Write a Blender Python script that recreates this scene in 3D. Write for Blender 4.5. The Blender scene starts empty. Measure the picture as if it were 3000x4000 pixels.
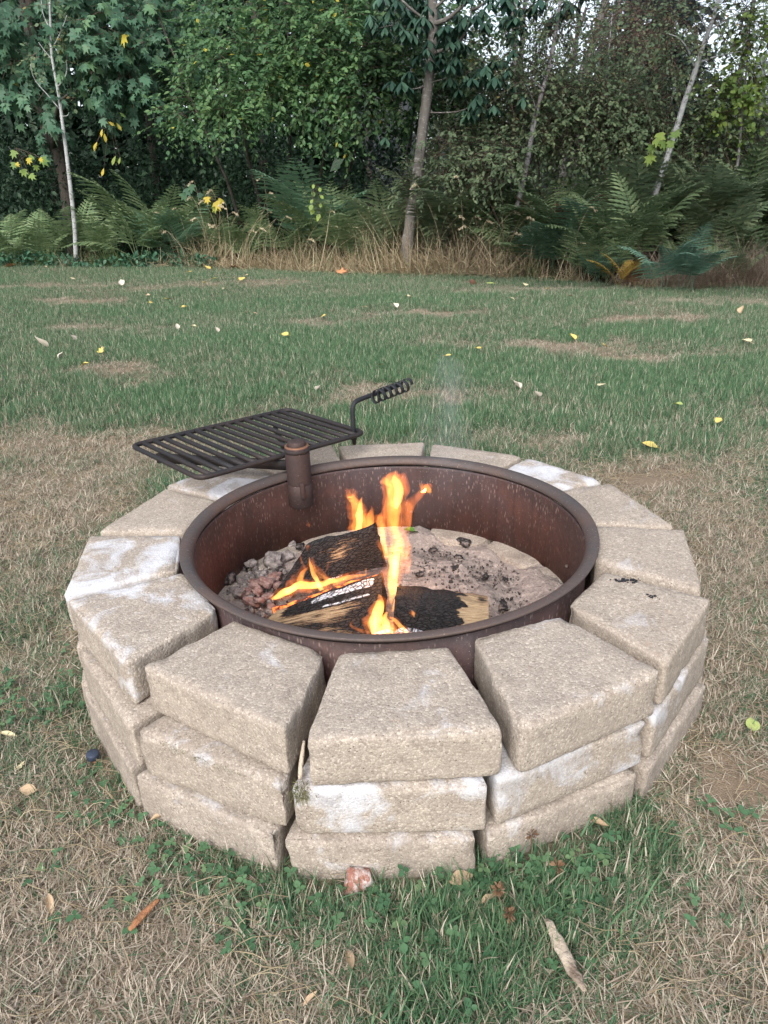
import bpy, math, random
import numpy as np
from mathutils import Vector, Matrix, noise as mnoise

sc = bpy.context.scene
COL = sc.collection
R = math.radians
rng = np.random.default_rng(7)
random.seed(7)

# ------------------------------------------------------------------ camera
F_PX, W_PX, H_PX = 2774.0, 3000.0, 4000.0
PITCH, ROLL = R(23.85), R(-2.13)
CAM = np.array((-0.0088, -1.526, 1.009))
_fw = np.array((0, math.cos(PITCH), -math.sin(PITCH)))
_lu = np.array((0, math.sin(PITCH), math.cos(PITCH)))
_lr = np.array((1.0, 0, 0))
C_R = math.cos(ROLL) * _lr + math.sin(ROLL) * _lu
C_U = -math.sin(ROLL) * _lr + math.cos(ROLL) * _lu
cd = bpy.data.cameras.new('camera')
cam = bpy.data.objects.new('camera', cd)
COL.objects.link(cam)
cam.matrix_world = Matrix(((C_R[0], C_U[0], -_fw[0], CAM[0]), (C_R[1], C_U[1], -_fw[1], CAM[1]),
                           (C_R[2], C_U[2], -_fw[2], CAM[2]), (0, 0, 0, 1)))
cd.sensor_fit = 'VERTICAL'
cd.sensor_height = 24.0
cd.sensor_width = 18.0
cd.lens = 24.0 * F_PX / H_PX
cd.clip_start, cd.clip_end = 0.05, 400
sc.camera = cam

# ------------------------------------------------------------------ sky, sun, exposure
SUN_EL, SUN_AZ = R(42), R(196)
world = bpy.data.worlds.new('World')
sc.world = world
world.use_nodes = True
wn, wl = world.node_tree.nodes, world.node_tree.links
wn.clear()
sky = wn.new('ShaderNodeTexSky')
sky.sky_type = 'NISHITA'
sky.sun_disc = False
sky.sun_elevation = SUN_EL
sky.sun_rotation = SUN_AZ
sky.air_density, sky.dust_density, sky.ozone_density = 1.0, 3.0, 1.0
hs = wn.new('ShaderNodeHueSaturation')
hs.inputs['Saturation'].default_value = 0.50      # cloud cover: the blue is greyed out
bg = wn.new('ShaderNodeBackground')
bg.inputs['Strength'].default_value = 0.15
wo = wn.new('ShaderNodeOutputWorld')
wl.new(sky.outputs[0], hs.inputs['Color'])
wl.new(hs.outputs[0], bg.inputs[0])
wl.new(bg.outputs[0], wo.inputs[0])
sd = bpy.data.lights.new('sun', 'SUN')
sd.energy, sd.angle, sd.color = 1.5, R(32), (1.0, 0.975, 0.95)
sun = bpy.data.objects.new('sun', sd)
COL.objects.link(sun)
_sv = Vector((math.cos(SUN_EL) * math.sin(SUN_AZ), math.cos(SUN_EL) * math.cos(SUN_AZ), math.sin(SUN_EL)))
sun.rotation_euler = _sv.to_track_quat('Z', 'Y').to_euler()
sun.location = _sv * 30
vs = sc.view_settings
vs.view_transform, vs.look, vs.gamma, vs.use_curve_mapping = 'Standard', 'None', 1.0, False
vs.exposure = 1.02
sc.cycles.max_bounces = 8
sc.cycles.diffuse_bounces = 3
sc.cycles.transparent_max_bounces = 12
sc.cycles.volume_bounces = 2
sc.cycles.volume_step_rate = 1.0
sc.cycles.use_denoising = True

# ------------------------------------------------------------------ pixel -> place helpers
def ray(px, py):
    u, v = (px - W_PX / 2) / F_PX, -(py - H_PX / 2) / F_PX
    return _fw + u * C_R + v * C_U
def at(px, py, z):
    d = ray(px, py); return CAM + d * ((z - CAM[2]) / d[2])
def at_y(px, py, y):
    d = ray(px, py); return CAM + d * ((y - CAM[1]) / d[1])
def sstep(t, a, b):
    t = np.clip((t - a) / (b - a), 0, 1); return t * t * (3 - 2 * t)
def gz(x, y):
    x, y = np.asarray(x, float), np.asarray(y, float)
    r = np.hypot(x, y)
    return (0.03 * x * (1 - sstep(r, 0.8, 2.4)) - 0.018 * x * sstep(y, 1, 5)
            + 0.012 * sstep(r, 0.8, 2) * (np.sin(1.9 * x + 0.6 * y) + np.sin(1.3 * y - 0.7 * x + 2))
            + 0.02 * sstep(y, 3, 7) * np.sin(0.8 * x + 1.1 * y))
def at_ground(px, py):
    z = 0.0
    for _ in range(12):
        p = at(px, py, z)
        z = float(gz(p[0], p[1]))
    return np.array((p[0], p[1], z))

# ------------------------------------------------------------------ mesh helpers
def tag(o, label=None, cat=None, group=None, kind=None):
    if label: o['label'] = label
    if cat: o['category'] = cat
    if group: o['group'] = group
    if kind: o['kind'] = kind
    return o
def mesh_np(name, V, faces, mat=None, smooth=False, attrs=None):
    """faces: int array (n,k) or a list of such arrays."""
    me = bpy.data.meshes.new(name)
    V = np.asarray(V, np.float32)
    if isinstance(faces, np.ndarray): faces = [faces]
    faces = [np.asarray(f, np.int32) for f in faces if len(f)]
    me.vertices.add(len(V)); me.vertices.foreach_set('co', V.ravel())
    loops = np.concatenate([f.ravel() for f in faces])
    tot = np.concatenate([np.full(len(f), f.shape[1], np.int32) for f in faces])
    st = np.concatenate(([0], np.cumsum(tot)[:-1])).astype(np.int32)
    me.loops.add(len(loops)); me.loops.foreach_set('vertex_index', loops)
    me.polygons.add(len(tot)); me.polygons.foreach_set('loop_start', st)
    if smooth: me.polygons.foreach_set('use_smooth', np.ones(len(tot), bool))
    for k, a in (attrs or {}).items():
        at_ = me.attributes.new(k, 'FLOAT', 'POINT'); at_.data.foreach_set('value', np.asarray(a, np.float32))
    if mat: me.materials.append(mat)
    me.update(calc_edges=True); me.validate()
    return me
def obj(name, me, parent=None, loc=None, rot=None, scale=None):
    o = bpy.data.objects.new(name, me); COL.objects.link(o)
    if parent: o.parent = parent
    if loc is not None: o.location = loc
    if rot is not None: o.rotation_euler = rot
    if scale is not None: o.scale = (scale,) * 3 if np.isscalar(scale) else scale
    return o
def empty(name, label, cat, loc=(0, 0, 0), rz=0.0, group=None):
    o = obj(name, None, None, loc, (0, 0, rz)); o.empty_display_size = 0.1
    return tag(o, label, cat, group)
class MB:
    def __init__(s): s.v, s.f, s.n, s.a = [], {}, 0, {}
    def add(s, V, F, **attrs):
        V = np.asarray(V, float)
        F = [F] if isinstance(F, np.ndarray) else F
        for f in F: s.f.setdefault(f.shape[1], []).append(f + s.n)
        s.v.append(V); s.n += len(V)
        for k, a in attrs.items(): s.a.setdefault(k, []).append(np.broadcast_to(a, (len(V),)))
        return s
    def mesh(s, name, mat=None, smooth=False):
        return mesh_np(name, np.concatenate(s.v), [np.concatenate(x) for x in s.f.values()], mat, smooth,
                       {k: np.concatenate(a) for k, a in s.a.items()})
def tube_geo(P, rad, n=8, cap=True, flat=1.0):
    P = np.asarray(P, float); m = len(P)
    rad = np.broadcast_to(np.asarray(rad, float), (m,))
    T = np.gradient(P, axis=0); T /= np.linalg.norm(T, axis=1)[:, None] + 1e-12
    ref = np.array((0, 0, 1.0)) if abs(T[0][2]) < 0.9 else np.array((1.0, 0, 0))
    V = np.zeros((m, n, 3)); a = np.linspace(0, 2 * np.pi, n, endpoint=False)
    N = np.cross(T[0], ref); N /= np.linalg.norm(N)
    for i in range(m):
        N = N - T[i] * N.dot(T[i]); N /= np.linalg.norm(N) + 1e-12
        B = np.cross(T[i], N)
        V[i] = P[i] + rad[i] * (np.cos(a)[:, None] * N + flat * np.sin(a)[:, None] * B)
    V = V.reshape(-1, 3)
    i, j = np.meshgrid(np.arange(m - 1), np.arange(n), indexing='ij')
    q = np.stack([i * n + j, i * n + (j + 1) % n, (i + 1) * n + (j + 1) % n, (i + 1) * n + j], -1).reshape(-1, 4)
    F = [q]
    if cap:
        V = np.concatenate([V, P[:1], P[-1:]])
        k = np.arange(n)
        F.append(np.concatenate([np.stack([(k + 1) % n, k, np.full(n, m * n)], 1),
                                 np.stack([(m - 1) * n + k, (m - 1) * n + (k + 1) % n, np.full(n, m * n + 1)], 1)]))
    return V, F
def spline(P, n):
    """Catmull-Rom through the points."""
    P = np.asarray(P, float); Q = np.concatenate([[2 * P[0] - P[1]], P, [2 * P[-1] - P[-2]]])
    t = np.linspace(0, len(P) - 1 - 1e-6, n); i = t.astype(int); u = (t - i)[:, None]
    a, b, c, d = Q[i], Q[i + 1], Q[i + 2], Q[i + 3]
    return 0.5 * (2 * b + (c - a) * u + (2 * a - 5 * b + 4 * c - d) * u ** 2 + (3 * b - a - 3 * c + d) * u ** 3)
def lathe_geo(prof, n, closed=False, a0=0.0):
    prof = np.asarray(prof, float); m = len(prof)
    a = a0 + np.linspace(0, 2 * np.pi, n, endpoint=False)
    V = np.stack([prof[:, None, 0] * np.cos(a), prof[:, None, 0] * np.sin(a), np.repeat(prof[:, 1:2], n, 1)], -1).reshape(-1, 3)
    mm = m if closed else m - 1
    i, j = np.meshgrid(np.arange(mm), np.arange(n), indexing='ij'); i2 = (i + 1) % m
    return V, np.stack([i * n + j, i * n + (j + 1) % n, i2 * n + (j + 1) % n, i2 * n + j], -1).reshape(-1, 4)
def fbm(p, sc_=1.0, oct_=3, seed=0.0):
    return mnoise.fractal(Vector((p[0] * sc_ + seed, p[1] * sc_ - seed * 0.7, p[2] * sc_ + seed * 1.3)), 0.8, 2.0, oct_)
def vnoise(V, sc_, oct_=3, seed=0.0):
    return np.array([fbm(p, sc_, oct_, seed) for p in V])
def box_sphere(n):
    """unit cube faces with n cells a side -> verts on the cube surface in [-1,1], welded, quads"""
    idx, V, F = {}, [], []
    g = np.linspace(-1, 1, n + 1)
    def vid(p):
        k = tuple(np.round(p, 5))
        if k not in idx: idx[k] = len(V); V.append(p)
        return idx[k]
    for ax in range(3):
        for s in (-1, 1):
            for i in range(n):
                for j in range(n):
                    q = []
                    for (a, b) in ((i, j), (i + 1, j), (i + 1, j + 1), (i, j + 1)):
                        p = [0, 0, 0]; p[ax] = s; p[(ax + 1) % 3] = g[a]; p[(ax + 2) % 3] = g[b]; q.append(vid(p))
                    F.append(q if s > 0 else q[::-1])
    return np.array(V, float), np.array(F, np.int32)
def stone_mesh(name, size, mat, rough=0.25, n=4, seed=0.0):
    V, F = box_sphere(n)
    S = V / np.linalg.norm(V, axis=1)[:, None]
    V = 0.55 * S + 0.45 * V * 0.75
    V *= (1 + rough * vnoise(V, 1.3, 3, seed))[:, None]
    return mesh_np(name, V * np.asarray(size) * 0.5, F, mat, False)

# ------------------------------------------------------------------ material helpers
class NT:
    def __init__(s, name):
        s.m = bpy.data.materials.new(name); s.m.use_nodes = True
        s.t = s.m.node_tree; s.t.nodes.clear()
        s.out = s.t.nodes.new('ShaderNodeOutputMaterial')
    def n(s, typ, ins=None, **props):
        nd = s.t.nodes.new('ShaderNode' + typ)
        for k, v in props.items(): setattr(nd, k, v)
        for k, v in (ins or {}).items(): s.set(nd, k, v)
        return nd
    def set(s, nd, k, v):
        i = nd.inputs[k]
        if isinstance(v, bpy.types.NodeSocket): s.t.links.new(v, i)
        elif isinstance(v, bpy.types.Node): s.t.links.new(v.outputs[0], i)
        else: i.default_value = v
    def math(s, op, a, b=0.0, clamp=False):
        nd = s.n('Math', {0: a, 1: b}, operation=op); nd.use_clamp = clamp; return nd.outputs[0]
    def noise(s, vec, scale, detail=4, rough=0.6, dist=0.0):
        return s.n('TexNoise', {'Vector': vec, 'Scale': scale, 'Detail': detail, 'Roughness': rough, 'Distortion': dist}).outputs['Fac']
    def voro(s, vec, scale, feature='F1', out='Distance', rnd=1.0):
        return s.n('TexVoronoi', {'Vector': vec, 'Scale': scale, 'Randomness': rnd}, feature=feature).outputs[out]
    def ramp(s, fac, stops, interp='LINEAR'):
        nd = s.n('ValToRGB', {'Fac': fac}); cr = nd.color_ramp; cr.interpolation = interp
        while len(cr.elements) < len(stops): cr.elements.new(0.5)
        for e, (p, c) in zip(cr.elements, stops):
            e.position = p; e.color = (c, c, c, 1) if np.isscalar(c) else (*c, 1)
        return nd.outputs[0]
    def mix(s, fac, a, b, blend='MIX'):
        nd = s.n('Mix', data_type='RGBA', blend_type=blend)
        s.set(nd, 0, fac)
        for i, v in ((6, a), (7, b)):
            s.set(nd, i, (*v, 1) if isinstance(v, tuple) and len(v) == 3 else v)
        return nd.outputs[2]
    def coord(s, k='Object'): return s.n('TexCoord').outputs[k]
    def attr(s, name, typ='GEOMETRY', out='Fac'): return s.n('Attribute', attribute_name=name, attribute_type=typ).outputs[out]
    def mapping(s, vec, scale=(1, 1, 1), loc=(0, 0, 0)):
        return s.n('Mapping', {'Vector': vec, 'Scale': scale, 'Location': loc}).outputs[0]
    def bsdf(s, color, rough=0.8, normal=None, metal=0.0, spec=0.3, **kw):
        b = s.n('BsdfPrincipled', {'Roughness': rough, 'Metallic': metal, 'Specular IOR Level': spec})
        s.set(b, 'Base Color', (*color, 1) if isinstance(color, tuple) else color)
        if normal is not None: s.set(b, 'Normal', normal)
        for k, v in kw.items(): s.set(b, k.replace('_', ' '), v)
        return b
    def bump(s, h, strength=0.5, dist=0.01, normal=None):
        nd = s.n('Bump', {'Height': h, 'Strength': strength, 'Distance': dist})
        if normal is not None: s.set(nd, 'Normal', normal)
        return nd.outputs[0]
    def done(s, shader, vol=None):
        if shader is not None: s.t.links.new(shader.outputs[0], s.out.inputs['Surface'])
        if vol is not None: s.t.links.new(vol.outputs[0], s.out.inputs['Volume'])
        return s.m

def leaf_mat(name, stops, trans=0.35, rough=0.5, attr='rnd', typ='GEOMETRY', spec=0.25):
    t = NT(name)
    c = t.ramp(t.attr(attr, typ), stops)
    b = t.bsdf(c, rough, spec=spec)
    tr = t.n('BsdfTranslucent', {'Color': c})
    mx = t.n('MixShader', {0: trans}); t.set(mx, 1, b.outputs[0]); t.set(mx, 2, tr.outputs[0])
    return t.done(mx)

M = {}
def concrete():
    t = NT('tan_concrete_block')
    oi = t.n('ObjectInfo')
    off = t.n('VectorMath', {0: t.coord('Object')}, operation='ADD')
    sc3 = t.n('VectorMath', {0: oi.outputs['Location'], 1: (1, 1, 1)}, operation='MULTIPLY')
    rv = t.n('CombineXYZ', {0: t.math('MULTIPLY', oi.outputs['Random'], 31.0), 1: t.math('MULTIPLY', oi.outputs['Random'], 17.0), 2: oi.outputs['Random']})
    t.set(off, 1, rv)
    p = off.outputs[0]
    sep = t.n('SeparateColor', {0: oi.outputs['Color']})
    white, hue, wear = sep.outputs[0], sep.outputs[1], sep.outputs[2]
    big = t.noise(p, 9, 4, 0.6); med = t.noise(p, 45, 4, 0.65); fine = t.noise(p, 320, 2, 0.6)
    gr = t.voro(p, 240); grc = t.voro(p, 240, out='Color')
    base = t.mix(big, (0.335, 0.285, 0.243), (0.265, 0.240, 0.215))
    base = t.mix(t.math('MULTIPLY', hue, 0.6), base, (0.385, 0.315, 0.24))
    base = t.mix(t.ramp(med, [(0.38, 0.0), (0.72, 1.0)]), base, t.mix(0.5, base, (0.48, 0.42, 0.34)))
    gv = t.n('SeparateColor', {0: grc})
    base = t.mix(t.math('MULTIPLY', gv.outputs[0], 0.60), base, t.mix(gv.outputs[1], (0.17, 0.135, 0.11), (0.60, 0.53, 0.45)))
    edge_ = t.ramp(t.voro(p, 240, 'DISTANCE_TO_EDGE'), [(0.02, 1.0), (0.14, 0.0)])
    base = t.mix(t.math('MULTIPLY', edge_, 0.35), base, (0.12, 0.095, 0.075))
    stain = t.ramp(t.noise(p, 4.5, 5, 0.7, 0.8), [(0.50, 0.0), (0.72, 1.0)])
    base = t.mix(t.math('MULTIPLY', stain, 0.45), base, (0.20, 0.165, 0.135))
    # pores
    pit = t.ramp(t.voro(p, 150), [(0.10, 1.0), (0.20, 0.0)])
    pitm = t.math('MULTIPLY', pit, t.ramp(t.noise(p, 60, 2), [(0.42, 0.0), (0.58, 1.0)]))
    base = t.mix(t.math('MULTIPLY', pitm, 0.85), base, (0.07, 0.055, 0.045))
    spk = t.ramp(t.voro(p, 70), [(0.05, 1.0), (0.09, 0.0)])
    base = t.mix(t.math('MULTIPLY', spk, 0.7), base, (0.68, 0.62, 0.54))
    # white lime bloom: soft patches; where the block's upper rim weathers it is strongest
    zc = t.n('SeparateXYZ', {0: t.coord('Object')}).outputs[2]
    zt = t.n('MapRange', {0: zc, 1: -0.02, 2: 0.05, 3: 0.0, 4: 0.22}).outputs[0]
    bl2 = t.math('ADD', t.math('ADD', t.n('MapRange', {0: t.noise(p, 8, 6, 0.66, 0.8), 1: 0.3, 2: 0.7, 3: 0.0, 4: 0.75}).outputs[0], zt), t.math('SUBTRACT', t.math('MULTIPLY', white, 0.62), 0.62))
    blm = t.n('MapRange', {0: bl2, 1: 0.34, 2: 0.62, 3: 0.0, 4: 0.72}).outputs[0]
    blm = t.math('MULTIPLY', blm, t.ramp(fine, [(0.25, 0.6), (0.55, 1.0)]))
    base = t.mix(blm, base, (0.58, 0.605, 0.66))
    # grime and soot near the ground / on worn pieces
    gm = t.math('MULTIPLY', wear, t.ramp(t.noise(p, 14, 4), [(0.4, 0.0), (0.7, 1.0)]))
    base = t.mix(t.math('MULTIPLY', gm, 0.7), base, (0.13, 0.105, 0.085))
    blot = t.ramp(t.noise(p, 11, 5, 0.7, 1.2), [(0.60, 0.0), (0.70, 1.0)])
    base = t.mix(t.math('MULTIPLY', blot, 0.38), base, (0.15, 0.12, 0.10))
    h = t.math('ADD', t.math('MULTIPLY', gr, -1.0), t.math('MULTIPLY', fine, 0.8))
    h = t.math('SUBTRACT', h, t.math('MULTIPLY', pitm, 1.6))
    n1 = t.bump(h, 0.5, 0.0018)
    n2 = t.bump(med, 0.10, 0.006, n1)
    return t.done(t.bsdf(base, 0.92, n2, spec=0.15))
M['concrete'] = concrete()

def rust(name, dark, red, speck=1.0, wall=False):
    t = NT(name)
    p = t.coord('Object')
    big = t.noise(p, 6, 5, 0.65); fine = t.noise(p, 130, 3, 0.7)
    z = t.n('SeparateXYZ', {0: p}).outputs[2]
    base = t.mix(t.ramp(big, [(0.35, 0.0), (0.65, 1.0)]), dark, red)
    base = t.mix(t.math('MULTIPLY', fine, 0.5), base, tuple(c * 0.35 for c in dark))
    if wall:
        low = t.n('MapRange', {0: z, 1: 0.24, 2: 0.09, 3: 0.0, 4: 0.8}).outputs[0]
        base = t.mix(t.math('MULTIPLY', low, t.noise(p, 22, 4)), base, (0.17, 0.06, 0.04))
        soot = t.n('MapRange', {0: t.math('ADD', z, t.math('MULTIPLY', t.noise(p, 5, 4), 0.10)), 1: 0.275, 2: 0.34, 3: 0.0, 4: 0.75}).outputs[0]
        base = t.mix(t.math('MULTIPLY', soot, 0.75), base, (0.026, 0.021, 0.021))
        blue = t.ramp(t.noise(p, 3.2, 3), [(0.5, 0.0), (0.66, 0.6)])
        base = t.mix(blue, base, (0.070, 0.062, 0.070))
        st = t.mapping(p, (1, 1, 0.30))
        drip = t.ramp(t.voro(st, 150), [(0.12, 1.0), (0.34, 0.0)])
        drip = t.math('MULTIPLY', drip, t.ramp(t.noise(p, 26, 3), [(0.38, 0.0), (0.58, 1.0)]))
        base = t.mix(t.math('MULTIPLY', drip, 0.60), base, (0.36, 0.26, 0.22))
        st2 = t.mapping(p, (1, 1, 0.05))
        vs_ = t.ramp(t.noise(st2, 60, 3), [(0.45, 0.0), (0.7, 1.0)])
        base = t.mix(t.math('MULTIPLY', vs_, 0.35), base, (0.030, 0.020, 0.020))
    sp = t.ramp(t.voro(p, 120), [(0.07, 1.0), (0.15, 0.0)])
    sp = t.math('MULTIPLY', sp, t.ramp(t.noise(p, 34, 3), [(0.45, 0.0), (0.6, 1.0)]))
    base = t.mix(t.math('MULTIPLY', sp, 0.6 * speck), base, (0.42, 0.33, 0.28))
    nb = t.bump(t.math('ADD', fine, t.math('MULTIPLY', sp, 0.5)), 0.35, 0.003)
    rg = t.n('MapRange', {0: fine, 3: 0.5, 4: 0.8}).outputs[0]
    return t.done(t.bsdf(base, rg, nb, metal=0.25, spec=0.4))
M['rust_wall'] = rust('rusty_ring_steel', (0.080, 0.052, 0.050), (0.155, 0.074, 0.060), 1.3, True)
M['rust_rim'] = rust('worn_rim_steel', (0.085, 0.074, 0.072), (0.125, 0.082, 0.068), 1.3)
M['rust_post'] = rust('rusty_post_steel', (0.038, 0.029, 0.029), (0.066, 0.038, 0.033), 0.9)
M['rust_orange'] = rust('bare_orange_rust', (0.16, 0.075, 0.045), (0.24, 0.12, 0.07), 0.3)
M['grate'] = rust('blackened_grate_steel', (0.020, 0.020, 0.023), (0.040, 0.030, 0.028), 0.30)
M['handle'] = rust('black_handle_steel', (0.020, 0.022, 0.027), (0.028, 0.030, 0.036), 0.05)

def ash():
    t = NT('grey_pink_ash')
    p = t.coord('Object')
    a = t.noise(p, 8, 5, 0.65); b = t.noise(p, 70, 4, 0.7)
    c = t.mix(a, (0.285, 0.235, 0.208), (0.195, 0.167, 0.152))
    c = t.mix(t.ramp(b, [(0.5, 0.0), (0.72, 1.0)]), c, (0.42, 0.35, 0.31))
    ch = t.ramp(t.voro(p, 55), [(0.10, 1.0), (0.22, 0.0)])
    ch = t.math('MULTIPLY', ch, t.ramp(t.noise(p, 11, 3), [(0.44, 0.0), (0.58, 1.0)]))
    c = t.mix(t.math('MULTIPLY', ch, 0.85), c, (0.05, 0.042, 0.040))
    n1 = t.bump(b, 0.9, 0.008); n2 = t.bump(t.noise(p, 22, 4), 0.5, 0.02, n1)
    return t.done(t.bsdf(c, 0.95, n2, spec=0.1))
M['ash'] = ash()
def coal(name, a, b, ashy=0.4):
    t = NT(name)
    p = t.coord('Object')
    n_ = t.noise(p, 60, 4, 0.7)
    c = t.mix(t.ramp(n_, [(0.5 - ashy * 0.2, 0.0), (0.62, 1.0)]), a, b)
    return t.done(t.bsdf(c, 0.9, t.bump(n_, 0.8, 0.006), spec=0.2))
M['coal'] = coal('black_charcoal', (0.022, 0.020, 0.020), (0.16, 0.135, 0.125), 0.1)
M['cinder'] = coal('dark_grey_cinder', (0.035, 0.031, 0.030), (0.20, 0.165, 0.15), 0.3)
M['coal_pink'] = coal('pinkish_ash_coal', (0.17, 0.085, 0.070), (0.33, 0.225, 0.20), 0.6)
M['coal_grey'] = coal('grey_ash_coal', (0.10, 0.085, 0.080), (0.30, 0.265, 0.25), 0.6)

def charred(name, axis_attr=True, ashband=False):
    """split firewood: pale wood where attribute 'burn' is low, black char where it is high, white ash where 'ash' is high"""
    t = NT(name)
    p = t.coord('Object')
    u = t.attr('along'); v = t.attr('across'); burn = t.attr('burn'); ashv = t.attr('ash')
    uv = t.n('CombineXYZ', {0: t.math('MULTIPLY', u, 0.7), 1: t.math('MULTIPLY', v, 9.0), 2: 0.0}).outputs[0]
    g = t.noise(uv, 17, 6, 0.72, 0.25); g2 = t.noise(uv, 46, 4, 0.7)
    wood = t.mix(g, (0.30, 0.205, 0.115), (0.50, 0.385, 0.245))
    wood = t.mix(t.ramp(g2, [(0.45, 0.0), (0.7, 1.0)]), wood, (0.17, 0.095, 0.045))
    cf = t.math('ADD', t.math('MULTIPLY', t.math('SUBTRACT', g, 0.5), 2.0), burn)
    cf = t.math('ADD', cf, t.math('MULTIPLY', t.math('SUBTRACT', g2, 0.5), 0.5))
    cm = t.ramp(cf, [(0.40, 0.0), (0.56, 1.0)])
    brown = t.ramp(cf, [(0.22, 0.0), (0.45, 1.0)])
    c = t.mix(t.math('MULTIPLY', brown, 0.75), wood, (0.11, 0.055, 0.028))
    ck = t.voro(t.n('CombineXYZ', {0: t.math('MULTIPLY', u, 1.0), 1: t.math('MULTIPLY', v, 1.6), 2: 0.0}).outputs[0], 75, 'DISTANCE_TO_EDGE')
    crack = t.ramp(ck, [(0.0, 1.0), (0.13, 0.0)])
    char = t.mix(t.noise(p, 90, 3), (0.012, 0.011, 0.012), (0.035, 0.031, 0.031))
    char = t.mix(crack, char, (0.004, 0.004, 0.004))
    c = t.mix(cm, c, char)
    am = t.math('MULTIPLY', t.ramp(t.math('ADD', ashv, t.math('MULTIPLY', t.math('SUBTRACT', g2, 0.5), 0.5)), [(0.5, 0.0), (0.6, 1.0)]), t.math('SUBTRACT', 1.0, crack, True))
    c = t.mix(am, c, (0.55, 0.56, 0.60))
    h = t.math('SUBTRACT', t.math('ADD', t.math('MULTIPLY', g2, 0.7), g), t.math('MULTIPLY', t.math('MULTIPLY', crack, cm), 0.9))
    return t.done(t.bsdf(c, t.n('MapRange', {0: cm, 3: 0.85, 4: 0.6}).outputs[0], t.bump(h, 0.7, 0.006), spec=0.3))
M['log'] = charred('charred_firewood')

def flame_mat(name, strength, col, nscale=26.0, thr=(0.30, 0.62)):
    t = NT(name)
    p = t.mapping(t.coord('Object'), (1.0, 1.0, 0.38))
    n_ = t.noise(p, nscale, 3, 0.55, 0.6)
    d = t.ramp(n_, [(thr[0], 0.12), (thr[1], 1.0)])
    z = t.n('SeparateXYZ', {0: t.coord('Generated')}).outputs[2]
    cc = t.mix(z, col[0], col[1])
    e = t.n('Emission', {'Color': cc, 'Strength': t.math('MULTIPLY', d, strength)})
    return t.done(None, e)
M['flame'] = flame_mat('orange_flame', 75.0, ((1.0, 0.40, 0.07), (1.0, 0.27, 0.035)), 34, (0.36, 0.66))
M['flame_hot'] = flame_mat('yellow_flame', 190.0, ((1.0, 0.44, 0.10), (1.0, 0.30, 0.05)), 36, (0.3, 0.62))
M['flame_thin'] = flame_mat('thin_orange_flame', 44.0, ((1.0, 0.28, 0.06), (1.0, 0.22, 0.05)), 40, (0.40, 0.72))
M['fringe'] = flame_mat('faint_flame_fringe', 22.0, ((1.0, 0.26, 0.05), (1.0, 0.20, 0.04)), 42, (0.38, 0.68))
def ember():
    t = NT('glowing_ember')
    n_ = t.noise(t.coord('Object'), 60, 3)
    m = t.ramp(n_, [(0.42, 0.0), (0.6, 1.0)])
    b = t.bsdf((0.06, 0.03, 0.025), 0.9)
    t.set(b, 'Emission Color', (1.0, 0.16, 0.02, 1)); t.set(b, 'Emission Strength', t.math('MULTIPLY', m, 2.2))
    return t.done(b)
M['ember'] = ember()

def bark(name, a, b, c=None, sc_=(1, 1, 0.25), scale=18, bands=0.0):
    t = NT(name)
    p = t.coord('Object')
    q = t.mapping(p, sc_)
    n_ = t.noise(q, scale, 5, 0.7)
    col = t.mix(t.ramp(n_, [(0.3, 0.0), (0.7, 1.0)]), a, b)
    if c is not None:
        k = t.noise(t.mapping(p, (1, 1, 2.2)), 14, 4)
        col = t.mix(t.ramp(k, [(0.55, 0.0), (0.66, 1.0)]), col, c)
    return t.done(t.bsdf(col, 0.85, t.bump(n_, 0.6, 0.02), spec=0.2))
M['bark_pale'] = bark('pale_grey_bark', (0.26, 0.27, 0.27), (0.40, 0.41, 0.41), (0.12, 0.12, 0.11), (1, 1, 1.5), 10)
M['bark_grey'] = bark('grey_brown_bark', (0.11, 0.10, 0.088), (0.20, 0.185, 0.165), (0.30, 0.30, 0.28))
M['bark_dark'] = bark('dark_bark', (0.035, 0.030, 0.026), (0.075, 0.063, 0.053))
M['bark_birch'] = bark('mottled_birch_bark', (0.16, 0.15, 0.15), (0.34, 0.33, 0.33), (0.04, 0.035, 0.032), (1, 1, 1.5), 7)
M['twig'] = bark('brown_twig', (0.07, 0.05, 0.04), (0.14, 0.10, 0.08))
M['dead_wood'] = bark('bleached_dead_wood', (0.33, 0.27, 0.20), (0.48, 0.41, 0.33), (0.16, 0.12, 0.09), (1, 1, 0.2), 30)
M['red_bark'] = bark('reddish_bark_strip', (0.23, 0.10, 0.05), (0.36, 0.18, 0.09), None, (1, 1, 1), 40)

M['leaf_maple'] = leaf_mat('dark_maple_leaf', [(0.0, (0.038, 0.090, 0.058)), (0.6, (0.078, 0.165, 0.100)), (0.97, (0.13, 0.23, 0.11)), (1.0, (0.50, 0.42, 0.06))], 0.3)
M['leaf_shrub'] = leaf_mat('bright_shrub_leaf', [(0.0, (0.045, 0.100, 0.050)), (0.5, (0.092, 0.185, 0.078)), (0.95, (0.18, 0.285, 0.105)), (0.985, (0.22, 0.32, 0.11)), (1.0, (0.50, 0.42, 0.06))], 0.38)
M['leaf_chestnut'] = leaf_mat('dark_chestnut_leaf', [(0.0, (0.032, 0.082, 0.059)), (1.0, (0.082, 0.162, 0.101))], 0.25)
M['leaf_poplar'] = leaf_mat('pale_poplar_leaf', [(0.0, (0.115, 0.185, 0.110)), (0.6, (0.205, 0.285, 0.155)), (0.95, (0.30, 0.37, 0.17)), (1.0, (0.46, 0.38, 0.15))], 0.5)
M['leaf_lime'] = leaf_mat('yellow_green_leaf', [(0.0, (0.108, 0.203, 0.054)), (1.0, (0.270, 0.365, 0.081))], 0.4)
M['leaf_dark'] = leaf_mat('dark_undergrowth_leaf', [(0.0, (0.014, 0.032, 0.020)), (1.0, (0.038, 0.075, 0.040))], 0.2)
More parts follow.
